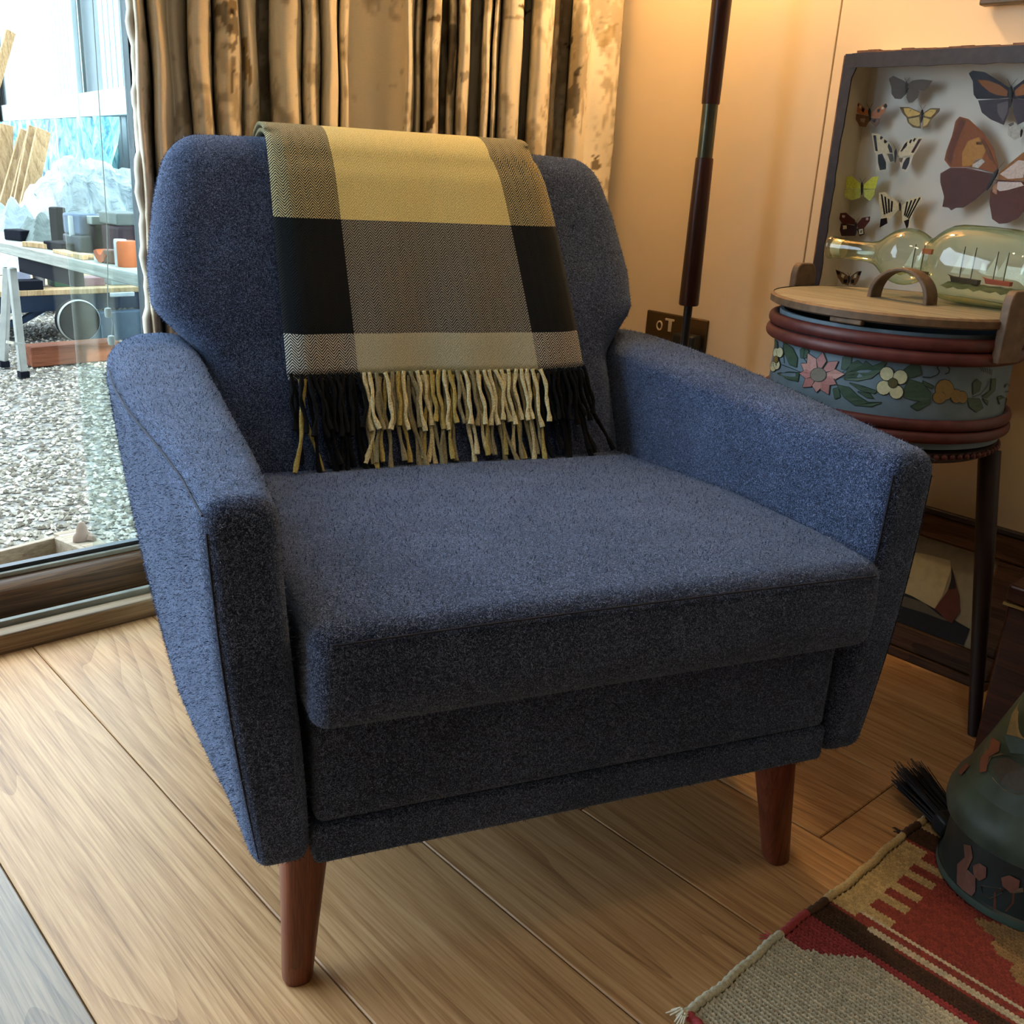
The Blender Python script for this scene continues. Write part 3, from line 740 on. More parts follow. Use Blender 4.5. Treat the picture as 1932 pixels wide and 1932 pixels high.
# ------------------------------------------------------------------ butterfly case
XB = 1.785; XF = 1.705; YL = 1.030; YR = .48; ZT = 1.042; ZB = .585
bc = thing('display_case', 'shallow glazed display case with dark tape edges holding pinned butterflies', 'display case', (0, 0, 0))
M_tape = plain('dark case tape', rgb(46, 40, 48), .6, var=.3, vscale=60, bumpd=.0006)
M_edge = plain('worn brown edge', rgb(128, 84, 56), .7, var=.3, vscale=90)
M_in = plain('case lining paper', rgb(206, 192, 164), .9, var=.06)
M_paper = plain('case back paper', rgb(214, 210, 200), .9, var=.05, vscale=12)
MB().box((XB, YR, ZB), (XB + .012, YL, ZT)).build('back_board', M_paper, bc)
t = .008
for nm, a, b_ in (('side_wall', (XF + .004, YL - t, ZB), (XB, YL, ZT)), ('side_wall', (XF + .004, YR, ZB), (XB, YR + t, ZT)), ('side_wall', (XF + .004, YR + t, ZT - t), (XB, YL - t, ZT)), ('side_wall', (XF + .004, YR + t, ZB), (XB, YL - t, ZB + t))):
    MB().box(a, b_).build(nm, M_in, bc)
# front tape edges, uneven
TAPE_N = [0]
def tape(pts0, pts1, name):
    XF = globals()['XF'] - .0006 * TAPE_N[0]; TAPE_N[0] += 1
    m = MB(); n = len(pts0); vs = [(XF, *p) for p in pts0] + [(XF, *p) for p in pts1] + [(XF + .004, *p) for p in pts0] + [(XF + .004, *p) for p in pts1]
    fs = []
    for i in range(n - 1):
        fs += [(i, i + 1, n + i + 1, n + i), (2 * n + i, 3 * n + i, 3 * n + i + 1, 2 * n + i + 1), (i, 2 * n + i, 2 * n + i + 1, i + 1), (n + i, n + i + 1, 3 * n + i + 1, 3 * n + i)]
    m.add(vs, fs); return m.build(name, M_tape, bc)
rr = random.Random(5)
zz = np.linspace(ZB, ZT, 24); tape([(YL + .0015 + rr.uniform(-.0008, .0008), z) for z in zz], [(YL - .0155 + rr.uniform(-.0015, .0015) - (.008 if z > ZT - .02 else 0), z) for z in zz], 'tape_edge')
yy = np.linspace(YL - .012, YR, 24); tape([(y, ZT + .001 + rr.uniform(-.0006, .0006)) for y in yy], [(y, ZT - .023 + rr.uniform(-.001, .001)) for y in yy], 'tape_edge')
tape([(y, ZB) for y in yy], [(y, ZB + .02) for y in yy], 'tape_edge')
zz = np.linspace(ZB, ZT, 3); tape([(YR, z) for z in zz], [(YR + .016, z) for z in zz], 'tape_edge')
m = MB()
for i in range(26):
    y = YL - .02 - i * .0205; m.box((XF + .001, y - .0205, ZT + .0005), (XF + .03, y, ZT + .003 + rr.uniform(0, .0025)))
m.box((XF + .001, YL + .001, ZB), (XF + .05, YL + .004, ZT - .002)).build('worn_edge', M_edge, bc)
MB().box((XF + .003, YR + .012, ZB + .012), (XF + .0045, YL - .012, ZT - .015)).build('glass_front', M_caseglass, bc)

M_wing = vcol_mat('butterfly wing', .9, .3, 300); M_wing.node_tree.nodes['Principled BSDF'].inputs['Specular IOR Level'].default_value = .1
def cc4(l): return [(1530 + a / 4.806, 80 + b_ / 4.806) for a, b_ in l]
def cc5(l): return [(1440 + a / 3.927, 400 + b_ / 3.927) for a, b_ in l]
def butterfly(label, axis, wings, marks, bodycol=rgb(40, 32, 26), xw=1.762, blen=None):
    "axis = two picture points (head, tail) of the body; wings: list of polygons; marks on top"
    def pt(q, lift=0.0, ax=None):
        p = P(q[0], q[1], x=xw); d = abs(p[1] - ax) if ax is not None else 0
        return (xw - lift - d * .22, p[1], p[2])
    h_ = P(*axis[0], x=xw); t_ = P(*axis[1], x=xw); ay = (h_[1] + t_[1]) / 2; az = (h_[2] + t_[2]) / 2
    r = thing('butterfly', label, 'butterfly', (xw, ay, az), 0, 'pinned butterflies in the case')
    for wp, wc in wings:
        m = MB(); m.poly([tuple(np.array(pt(q, 0, ay)) - [xw, ay, az]) for q in wp], wc)
        lo = np.mean([q[0] for q in wp]); hi_y = (min(q[1] for q in wp), max(q[1] for q in wp))
        for mp_, mc in marks:
            mx_, my_ = np.mean([q[0] for q in mp_]), np.mean([q[1] for q in mp_])
            if pip(np.array([mx_]), np.array([my_]), wp)[0]:
                m.poly([tuple(np.array(pt(q, .0005, ay)) - [xw, ay, az]) for q in mp_], mc)
        o = m.build('wing', M_wing, r, colors=True)
        md = o.modifiers.new('t', 'SOLIDIFY'); md.thickness = .0003; md.offset = 1
    hb = np.array(h_) - [xw, ay, az]; tb = np.array(t_) - [xw, ay, az]; bl_ = np.linalg.norm(hb - tb)
    pts = [Vector(hb) * (1 - k) + Vector(tb) * k + Vector((-.002, 0, 0)) for k in np.linspace(0, 1, 7)]
    w = max(.0018, bl_ * .10)
    MB().tube(pts, [w * .5, w, w * 1.1, w * .8, w * .9, w * .7, w * .25], 8).build('body', plain('butterfly body', bodycol, .9), r, True)
    MB().tube([(0, 0, 0), (XB - xw, 0, 0)], .0005, 5).build('pin', M_gunmetal, r)
    m = MB()
    for sg in (-1, 1):
        m.tube([hb + np.array([-.002, 0, 0]), hb + np.array([-.003, sg * bl_ * .25, bl_ * .35])], .0003, 4)
    m.build('antennae', M_black, r)
BR = rgb(92, 74, 62); OR = rgb(188, 116, 66); CR = rgb(226, 214, 178); BK = rgb(38, 30, 32); YE = rgb(226, 196, 112)
butterfly('small grey-brown moth at the top left of the case', cc4([(872, 360), (868, 470)]), [(cc4([(725, 335), (760, 305), (850, 350), (880, 378), (868, 400), (745, 420)]), rgb(104, 88, 76)), (cc4([(745, 415), (866, 400), (862, 470), (820, 515), (770, 512), (742, 465)]), rgb(96, 82, 72)), (cc4([(880, 378), (930, 345), (1020, 338), (1130, 352), (1085, 415), (1040, 440), (900, 430)]), rgb(104, 88, 76)), (cc4([(875, 425), (960, 432), (1000, 440), (985, 500), (930, 545), (890, 548), (868, 500)]), rgb(100, 86, 76))], [])
butterfly('small orange-brown butterfly with black and cream wing tips, left of the pale yellow one', cc4([(535, 600), (540, 720)]), [(cc4([(410, 545), (450, 550), (520, 620), (535, 665), (440, 650), (415, 600)]), OR), (cc4([(425, 650), (532, 668), (530, 715), (500, 770), (450, 762), (420, 700)]), rgb(120, 86, 62)), (cc4([(540, 655), (600, 600), (700, 553), (712, 580), (680, 640), (620, 695), (560, 685)]), OR), (cc4([(540, 685), (640, 692), (630, 742), (590, 772), (550, 732)]), rgb(120, 86, 62))],
          [(cc4([(410, 545), (440, 550), (450, 575), (425, 585)]), BK), (cc4([(455, 570), (470, 575), (465, 600), (450, 598)]), CR), (cc4([(475, 590), (495, 605), (485, 640), (468, 620)]), BK), (cc4([(690, 558), (712, 575), (700, 600), (672, 590)]), BK), (cc4([(660, 580), (680, 590), (672, 612), (650, 605)]), CR), (cc4([(610, 610), (640, 600), (635, 630), (612, 640)]), BK), (cc4([(565, 695), (600, 700), (590, 730), (565, 720)]), BK), (cc4([(455, 690), (500, 690), (490, 730), (460, 720)]), rgb(170, 140, 112))])
butterfly('pale yellow butterfly with brown-bordered wings near the top of the case', cc4([(1015, 610), (1005, 730)]), [(cc4([(825, 590), (900, 588), (1000, 635), (1000, 665), (890, 695), (850, 650)]), rgb(110, 92, 66)), (cc4([(880, 690), (998, 665), (998, 782), (930, 772), (890, 730)]), rgb(120, 104, 74)), (cc4([(1020, 640), (1090, 598), (1190, 600), (1180, 632), (1110, 695), (1020, 672)]), rgb(110, 92, 66)), (cc4([(1012, 672), (1108, 694), (1070, 762), (1015, 784)]), rgb(128, 112, 78))],
          [(cc4([(860, 600), (905, 598), (995, 640), (985, 658), (895, 680), (868, 640)]), YE), (cc4([(900, 695), (985, 675), (990, 770), (935, 750), (905, 725)]), rgb(214, 190, 124)), (cc4([(1030, 645), (1090, 610), (1150, 612), (1140, 640), (1095, 680), (1032, 668)]), YE), (cc4([(1022, 680), (1090, 700), (1062, 745), (1022, 765)]), rgb(214, 190, 124)), (cc4([(905, 612), (920, 612), (920, 626), (905, 626)]), BK), (cc4([(1092, 618), (1106, 618), (1106, 632), (1092, 632)]), BK)])
SWM = [([(590, 845), (612, 845), (625, 990), (606, 985)], BK), ([(650, 850), (672, 862), (655, 885), (645, 878)], BK), ([(680, 880), (706, 900), (685, 920), (675, 905)], BK), ([(715, 915), (740, 960), (745, 1000), (722, 1000), (705, 945)], BK), ([(625, 1020), (660, 1010), (690, 1090), (688, 1150), (640, 1160), (625, 1090)], BK), ([(700, 1010), (745, 1010), (755, 1075), (725, 1085)], rgb(90, 84, 70)),
       ([(1000, 880), (1030, 878), (950, 1005), (925, 1000)], rgb(70, 44, 44)), ([(955, 870), (975, 872), (955, 905), (940, 895)], BK), ([(915, 882), (935, 885), (918, 920), (902, 910)], BK), ([(860, 920), (885, 900), (880, 940), (830, 990), (815, 990)], BK), ([(880, 1050), (915, 1040), (905, 1100), (875, 1155), (835, 1145), (850, 1090)], BK), ([(805, 1045), (845, 1050), (830, 1090), (808, 1080)], rgb(90, 84, 70))]
butterfly('black and cream swallowtail with fan-like striped wings, above the bright yellow butterfly', cc4([(775, 970), (768, 1090)]), [(cc4([(578, 828), (640, 835), (730, 920), (752, 1000), (700, 1012), (598, 1002)]), CR), (cc4([(605, 1005), (745, 1008), (762, 1080), (700, 1100), (690, 1165), (640, 1160), (608, 1175), (615, 1080)]), rgb(222, 216, 196)), (cc4([(795, 995), (880, 888), (960, 862), (1042, 868), (1000, 960), (950, 1022), (860, 1052), (800, 1032)]), CR), (cc4([(800, 1040), (950, 1020), (925, 1100), (890, 1150), (880, 1180), (830, 1150), (815, 1100)]), rgb(222, 216, 196))], [(cc4(a), c) for a, c in SWM])
butterfly('plain bright yellow butterfly at the left side of the case', cc4([(468, 1270), (466, 1385)]), [(cc4([(338, 1222), (385, 1213), (462, 1290), (460, 1325), (330, 1328)]), rgb(222, 226, 92)), (cc4([(322, 1335), (458, 1325), (446, 1410), (375, 1432), (320, 1402)]), rgb(206, 214, 112)), (cc4([(478, 1290), (570, 1220), (632, 1218), (600, 1328), (478, 1328)]), rgb(222, 226, 92)), (cc4([(478, 1332), (596, 1332), (590, 1385), (545, 1437), (488, 1402)]), rgb(206, 214, 112))], [])
ZM = [([(655 + 28 * i, 1375 + 20 * i), (668 + 28 * i, 1382 + 20 * i), (690 + 18 * i, 1560 - 8 * i), (676 + 18 * i, 1560 - 8 * i)], BK) for i in range(4)] + [([(650, 1600), (700, 1590), (705, 1640), (640, 1680)], BK)] + \
     [([(1000 - 42 * i, 1408 + 12 * i), (1016 - 42 * i, 1408 + 12 * i), (905 - 14 * i, 1600 - 10 * i), (890 - 14 * i, 1600 - 10 * i)], BK) for i in range(4)] + [([(850, 1620), (905, 1600), (895, 1670), (880, 1690)], BK)]
butterfly('black-and-white zebra-striped butterfly right of the bright yellow one', cc4([(810, 1455), (815, 1530)]), [(cc4([(638, 1365), (690, 1358), (795, 1455), (800, 1510), (700, 1630), (640, 1685), (655, 1560), (638, 1440)]), CR), (cc4([(825, 1480), (900, 1418), (1030, 1398), (1038, 1420), (960, 1512), (925, 1600), (910, 1690), (835, 1640), (828, 1550)]), CR)], [(cc4(a), c) for a, c in ZM])
PE = rgb(92, 50, 44)
butterfly('maroon butterfly with round white eyespots, just above the bottle neck', cc4([(412, 1630), (410, 1745)]), [(cc4([(273, 1550), (330, 1543), (400, 1610), (408, 1655), (300, 1645), (275, 1600)]), PE), (cc4([(288, 1642), (406, 1660), (402, 1755), (290, 1755), (278, 1700)]), rgb(66, 46, 44)), (cc4([(418, 1645), (470, 1590), (552, 1578), (548, 1620), (490, 1685), (428, 1690)]), PE), (cc4([(415, 1692), (492, 1684), (494, 1740), (445, 1758)]), rgb(70, 48, 44))],
          [(cc4([(300, 1565), (325, 1570), (320, 1590), (300, 1588)]), rgb(200, 180, 160)), (cc4([(305, 1660), (335, 1660), (335, 1690), (305, 1695)]), CR), (cc4([(510, 1590), (535, 1588), (532, 1612), (510, 1612)]), rgb(190, 170, 170)), (cc4([(440, 1695), (480, 1690), (485, 1735), (445, 1740)]), CR), (cc4([(452, 1705), (473, 1702), (474, 1726), (454, 1730)]), BK)])
def mir(l, ax): return [(2 * ax - a, b_) for a, b_ in l]
DB = rgb(52, 46, 54)
Lf = [(1468, 290), (1500, 263), (1600, 275), (1700, 340), (1800, 410), (1812, 500), (1700, 515), (1530, 518), (1505, 480), (1500, 360)]; Lh = [(1540, 530), (1810, 508), (1795, 640), (1750, 750), (1640, 700), (1570, 640)]
Lo = [(1540, 345), (1620, 350), (1720, 385), (1790, 440), (1780, 490), (1700, 480), (1640, 455), (1580, 400)]
butterfly('large black butterfly with orange bands in the upper right of the case', cc4([(1818, 400), (1810, 600)]), [(cc4(Lf), DB), (cc4(Lh), rgb(72, 62, 70)), (cc4(mir(Lf, 1820)), DB), (cc4(mir(Lh, 1818)), rgb(72, 62, 70))], [(cc4(Lo), rgb(158, 98, 50)), (cc4(mir(Lo, 1820)), rgb(158, 98, 50)), (cc4([(1700, 560), (1790, 530), (1785, 620), (1745, 720), (1700, 640)]), rgb(112, 102, 108))])
BF = [(1385, 678), (1460, 700), (1580, 820), (1660, 960), (1702, 1110), (1700, 1195), (1500, 1132), (1300, 1138), (1253, 1070), (1270, 990), (1320, 850), (1350, 720)]
BH = [(1218, 1192), (1300, 1140), (1420, 1138), (1690, 1200), (1620, 1310), (1500, 1430), (1400, 1500), (1345, 1500), (1300, 1524), (1280, 1500), (1228, 1492), (1245, 1400), (1215, 1270)]
BRf = [(1705, 1185), (1800, 1110), (1932, 1010), (2100, 900), (2170, 960), (2150, 1150), (2000, 1260), (1700, 1252)]
BRh = [(1628, 1350), (1700, 1245), (1932, 1262), (2050, 1290), (2040, 1450), (1900, 1600), (1800, 1640), (1720, 1645), (1650, 1602), (1618, 1450)]
butterfly('largest butterfly, brown and orange with white wing bases, right half of the case', cc4([(1700, 1150), (1600, 1340)]), [(cc4(BF), rgb(150, 88, 42)), (cc4(BH), rgb(92, 50, 38)), (cc4(BRf), rgb(150, 100, 60)), (cc4(BRh), rgb(92, 50, 38))],
          [(cc4([(1385, 690), (1440, 712), (1380, 860), (1330, 1000), (1310, 1120), (1268, 1060), (1290, 960), (1330, 840)]), rgb(112, 62, 34)), (cc4([(1450, 900), (1540, 860), (1600, 980), (1560, 1060), (1470, 1120), (1400, 1125), (1400, 1010)]), rgb(196, 140, 62)), (cc4([(1500, 1070), (1560, 1050), (1660, 1170), (1680, 1192), (1560, 1150), (1480, 1128)]), rgb(214, 206, 198)), (cc4([(1560, 880), (1580, 870), (1660, 1040), (1690, 1140), (1670, 1150), (1600, 1000)]), rgb(120, 74, 44)),
           (cc4([(1440, 1150), (1530, 1150), (1680, 1205), (1600, 1290), (1500, 1260), (1450, 1210)]), rgb(208, 198, 194)), (cc4([(1520, 905), (1570, 900), (1570, 930), (1520, 930)]), BK), (cc4([(1700, 1262), (1932, 1270), (1960, 1300), (1800, 1340), (1720, 1350), (1680, 1320)]), rgb(206, 196, 190)), (cc4([(1650, 1300), (1700, 1270), (1690, 1380), (1650, 1360)]), rgb(170, 130, 100)), (cc4([(1720, 1195), (1900, 1070), (1980, 1080), (1950, 1230), (1800, 1240)]), rgb(206, 190, 180))])
butterfly('small greyish-white butterfly under the large black and orange one, at the right edge', cc4([(1915, 790), (1908, 860)]), [(cc4([(1798, 742), (1850, 718), (1915, 790), (1905, 860), (1850, 888), (1795, 842)]), rgb(196, 194, 186)), (cc4(mir([(1798, 742), (1850, 718), (1915, 790), (1905, 860), (1850, 888), (1795, 842)], 1916)), rgb(196, 194, 186))], [(cc4([(1800, 745), (1845, 725), (1850, 745), (1815, 765)]), rgb(110, 100, 98))])
butterfly('small brown chequered butterfly low in the case, below the bottle neck', cc5([(640, 470), (640, 530)]), [(cc5([(548, 425), (600, 448), (640, 480), (632, 545), (590, 532), (560, 480)]), rgb(128, 96, 66)), (cc5([(645, 480), (700, 440), (742, 436), (712, 510), (685, 545), (645, 535)]), rgb(128, 96, 66))],
          [(cc5([(552, 432), (580, 445), (575, 465), (560, 460)]), BK), (cc5([(590, 455), (610, 468), (600, 490), (585, 478)]), CR), (cc5([(600, 500), (625, 500), (620, 530), (600, 525)]), BK), (cc5([(715, 442), (738, 440), (725, 470), (708, 465)]), BK), (cc5([(680, 465), (700, 458), (695, 485), (675, 490)]), CR), (cc5([(655, 500), (680, 500), (675, 530), (655, 525)]), BK)])

# ------------------------------------------------------------------ painted bentwood box on a stool
TC = np.array([1.49, .745]); TR = .182
tn = thing('painted_box', 'round blue-grey bentwood box painted with flowers, with red hoops and a wooden lid', 'box', (TC[0], TC[1], 0))
M_blue = plain('blue grey paint', rgb(104, 122, 134), .55, var=.16, vscale=30, bumpd=.0005)
M_red = plain('oxblood hoop paint', rgb(90, 38, 34), .5, var=.25, vscale=50, bumpd=.0008)
M_lid = wood_mat('worn lid wood', rgb(82, 70, 52), rgb(120, 110, 88), rgb(146, 138, 114), 'Y', 1.5, .6, False, ringscale=4)
M_brown = plain('worn brown paint', rgb(104, 78, 54), .6, var=.3, vscale=70, bumpd=.0008)
def br_(z): return TR - .004 - (z - .47) * .02
prof_ = [(TR - .012, .472), (br_(.472), .472), (br_(.56), .56), (br_(.636), .636), (br_(.636) - .006, .636)]
m = MB().lathe(prof_, 96, cap=False); m.add([(0, 0, .474)] + [((TR - .012) * math.cos(2 * math.pi * j / 96), (TR - .012) * math.sin(2 * math.pi * j / 96), .474) for j in range(96)], [(0, 1 + (j + 1) % 96, 1 + j) for j in range(96)])
m.build('body', M_blue, tn, True)
def hoop(z, rr_, r):
    pts = [(0, 0)]
    prof = [(r + rr_ * math.cos(a) * .8, z + rr_ * math.sin(a)) for a in np.linspace(-math.pi, math.pi, 17)]
    MB().lathe(prof, 96, cap=False).build('hoop', M_red, tn, True)
hoop(.6225, .0095, TR + .001); hoop(.603, .0095, TR + .003); hoop(.508, .0085, TR + .0005); hoop(.4905, .0085, TR + .002)
# lid
rl = .190; m = MB().lathe([(0.001, .646), (rl - .006, .645), (rl, .648), (rl + .001, .653), (rl - .002, .659), (rl - .012, .661), (.001, .661)], 96, cap=False)
m.build('lid', M_lid, tn, True)
m = MB().lathe([(rl - .001, .6465), (rl + .0022, .6480), (rl + .0022, .6575), (rl - .002, .6605)], 96, cap=False); m.build('lid_rim', M_brown, tn, True)
a0 = math.radians(-150)
m = MB().box((-rl * .985, -.045, .639), (-rl * .985 + .01, .005, .647)); m.build('lid_patch', M_brown, tn, bev=.002)
# bent lid handle
ha = P(1645, 559, z=.661); hb_ = P(1758, 576, z=.661); ha = np.array([ha[0] - TC[0], ha[1] - TC[1]]); hb_ = np.array([hb_[0] - TC[0], hb_[1] - TC[1]])
dv = (hb_ - ha) / np.linalg.norm(hb_ - ha); nv = np.array([-dv[1], dv[0]])
vs = []; K = 22
for i in range(K + 1):
    a = math.pi * i / K; c = (ha + hb_) / 2; L = np.linalg.norm(hb_ - ha) / 2
    for rr_, ww in ((1, -1), (1, 1), (.86, 1), (.86, -1)):
        wid_ = .012 + .003 * abs(math.cos(a))
        q = c - dv * math.cos(a) * L * rr_ + nv * ww * wid_
        vs.append((q[0], q[1], .660 + math.sin(a) ** .85 * .050 * (1 if rr_ == 1 else .90)))
fs = [(i * 4 + k, i * 4 + (k + 1) % 4, i * 4 + 4 + (k + 1) % 4, i * 4 + 4 + k) for i in range(K) for k in range(4)] + [(0, 1, 2, 3), (4 * K + 3, 4 * K + 2, 4 * K + 1, 4 * K)]
MB().add(vs, fs).build('handle', M_brown, tn, bev=.0015)
# two upright locking posts
for (px_, py_, zt) in ((1.523 - TC[0], .937 - TC[1], .697), (1.452 - TC[0], .556 - TC[1], .700)):
    ang = math.atan2(py_, px_); c_, s_ = math.cos(ang), math.sin(ang); m = MB()
    out = [(-.024, .60)] + [(-.024 + .0, zt - .022)] + [(-.024 + .012 * (1 - math.cos(t_)) * 1.0, zt - .022 + .022 * math.sin(t_)) for t_ in np.linspace(.2, math.pi / 2, 6)] + [(.024 - .012 * (1 - math.cos(t_)), zt - .022 + .022 * math.sin(t_)) for t_ in np.linspace(math.pi / 2, .2, 6)] + [(.024, zt - .022), (.024, .60)]
    n = len(out); vs = []
    for dd in (-.006, .008):
        for (w_, z_) in out: vs.append((px_ + c_ * dd - s_ * w_, py_ + s_ * dd + c_ * w_, z_))
    m.add(vs, [tuple(range(n))[::-1], tuple(range(n, 2 * n))] + [(k, (k + 1) % n, (k + 1) % n + n, k + n) for k in range(n)])
    m.build('lid_post', M_brown, tn, bev=.002)
# bead edging under the box (stool rim) belongs to the stool
# painted flowers: thin paint films lying on the curved side
M_paint = vcol_mat('folk paint', .5, .18, 200)
def on_side(u, v, off):
    w = R @ np.array([u - 966., -(v - 966.), -F]); r = br_(.56)
    A = w[0] ** 2 + w[1] ** 2; B = -2 * (w[0] * TC[0] + w[1] * TC[1]); C = TC[0] ** 2 + TC[1] ** 2 - r * r
    D = max(B * B - 4 * A * C, 0); t_ = (-B - math.sqrt(D)) / (2 * A); p = w * t_; p[2] += H
    a = math.atan2(p[1] - TC[1], p[0] - TC[0]); rr_ = br_(p[2]) + off
    return (rr_ * math.cos(a), rr_ * math.sin(a), p[2])
PM = MB()
DKG = rgb(34, 50, 46); GRN = rgb(62, 84, 66)
def stroke(pts, w=6, c=DKG, off=.0014):
    PM.curcol = c
    for (a, b_) in zip(pts[:-1], pts[1:]):
        dx, dy = b_[0] - a[0], b_[1] - a[1]; L = math.hypot(dx, dy) + 1e-6; nx, ny = -dy / L * w / 2, dx / L * w / 2
        q = cc5([(a[0] + nx, a[1] + ny), (b_[0] + nx, b_[1] + ny), (b_[0] - nx, b_[1] - ny), (a[0] - nx, a[1] - ny)]); PM.add([on_side(*p, off) for p in q], [(0, 1, 2, 3)])
def blob(poly, c, off=.0012, outline=True, grow=4.5):
    cx_ = np.mean([p[0] for p in poly]); cy_ = np.mean([p[1] for p in poly])
    # densify so that the film follows the curve of the side, fan from the centre
    def ring(pl, o):
        q = []
        for i in range(len(pl)):
            a, b_ = pl[i], pl[(i + 1) % len(pl)]
            for k in (0, .5): q.append((a[0] * (1 - k) + b_[0] * k, a[1] * (1 - k) + b_[1] * k))
        q = cc5(q); cen = cc5([(cx_, cy_)])[0]
        tri = tessellate_polygon([[Vector((a[0], -a[1], 0)) for a in q]])
        PM.add([on_side(*a, o) for a in q], [tuple(t_) for t_ in tri])
    if outline:
        stroke(list(poly) + [poly[0]], 9, DKG, off - .0004)
    PM.curcol = c; ring(poly, off)
def circ(cx_, cy_, rx, ry=None, n=12, rot=0):
    ry = ry or rx; return [(cx_ + rx * math.cos(a) * math.cos(rot) - ry * math.sin(a) * math.sin(rot), cy_ + rx * math.cos(a) * math.sin(rot) + ry * math.sin(a) * math.cos(rot)) for a in np.linspace(0, 2 * math.pi, n, endpoint=False)]
LV = [[(150, 960), (160, 1040), (200, 1130), (250, 1150), (255, 1080), (220, 1010)], [(600, 1240), (640, 1130), (700, 1100), (740, 1130), (760, 1105), (810, 1145), (920, 1100), (880, 1170), (800, 1230), (700, 1250)],
      [(550, 1280), (640, 1300), (700, 1360), (780, 1410), (880, 1410), (800, 1440), (680, 1430), (600, 1370)], [(640, 1265), (740, 1290), (842, 1325), (825, 1345), (720, 1320)], [(1080, 1240), (1180, 1270), (1240, 1340), (1230, 1420), (1140, 1470), (1090, 1440), (1160, 1400), (1100, 1390), (1040, 1370), (1050, 1300)],
      [(1040, 1170), (1100, 1130), (1160, 1140), (1172, 1200), (1110, 1225), (1065, 1225)], [(580, 1165), (590, 1080), (625, 1055), (655, 1075), (650, 1120), (615, 1165)], [(1180, 1250), (1262, 1290), (1250, 1310), (1190, 1280)], [(1550, 1350), (1548, 1270), (1580, 1240), (1612, 1265), (1600, 1320)],
      [(1620, 1365), (1680, 1320), (1690, 1240), (1720, 1235), (1712, 1320), (1650, 1375)], [(1510, 1380), (1600, 1385), (1622, 1450), (1570, 1480), (1520, 1440)], [(110, 1195), (200, 1185), (270, 1190), (262, 1255), (190, 1240)], [(280, 1080), (275, 1020), (310, 1000), (340, 1030), (320, 1080)], [(700, 1330), (790, 1345), (815, 1380), (770, 1375)], [(520, 1310), (560, 1300), (572, 1370), (535, 1385)],
      [(85, 940), (105, 960), (110, 1010), (90, 1030)], [(1620, 1380), (1660, 1400), (1655, 1430)], [(1730, 1370), (1760, 1360), (1800, 1380), (1790, 1430), (1740, 1420)]]
for l in LV: blob(l, GRN)
for i, (tx, ty) in enumerate([(335, 1048), (445, 1040), (557, 1105), (606, 1200), (545, 1275), (490, 1350), (400, 1335), (300, 1297), (275, 1195), (285, 1122)]):
    cx_, cy_ = 415, 1205; dx, dy = tx - cx_, ty - cy_; L = math.hypot(dx, dy); nx, ny = -dy / L, dx / L
    blob([(cx_ + dx * .3 + nx * 12, cy_ + dy * .3 + ny * 12), (cx_ + dx * .65 + nx * 36, cy_ + dy * .65 + ny * 36), (tx, ty), (cx_ + dx * .65 - nx * 36, cy_ + dy * .65 - ny * 36), (cx_ + dx * .3 - nx * 12, cy_ + dy * .3 - ny * 12)], rgb(176, 116, 112) if i % 3 else rgb(190, 140, 130), .0018)
blob(circ(415, 1205, 58, 50), rgb(122, 112, 98), .0026)
for (a, b_, r1) in ((915, 1197, 50), (1015, 1222, 52), (985, 1332, 50), (892, 1300, 52)): blob(circ(a, b_, r1, r1), rgb(206, 200, 160), .0018)
blob(circ(960, 1265, 34), rgb(92, 84, 52), .0026)
for (a, b_) in ((103, 1045), (130, 1040), (82, 1145), (108, 1130)): blob(circ(a, b_, 22, 36), rgb(206, 200, 160), .0018)
blob(circ(105, 1092, 16, 24), rgb(130, 100, 50), .0026)
for (a, b_, r1, r2) in ((1300, 1372, 48, 44), (1470, 1370, 36, 44), (1425, 1362, 42, 50), (1340, 1315, 68, 75)): blob(circ(a, b_, r1, r2), rgb(140, 112, 62), .0018)
stroke([(1180, 1222), (1240, 1225), (1290, 1205), (1305, 1180), (1285, 1150), (1310, 1132), (1350, 1135), (1380, 1160), (1372, 1190), (1345, 1200)], 9)
for k in range(6): stroke([(1600 + k * 18, 1155 + k * 4 - 10), (1620 + k * 14, 1180 + k * 5)], 5)
for k in range(4): stroke([(530, 1225), (640 + k * 20, 1150 + k * 25)], 4)
stroke([(1545, 1370), (1600, 1350), (1650, 1300), (1680, 1230)], 5); stroke([(1780, 1300), (1800, 1270), (1830, 1290), (1820, 1330), (1790, 1330)], 6)
stroke([(330, 1120), (300, 1080), (310, 1010)], 4); stroke([(140, 1130), (220, 1160), (290, 1190)], 5); stroke([(160, 1120), (150, 990), (170, 960)], 4)
PM.build('painted_flowers', M_paint, tn, colors=True)

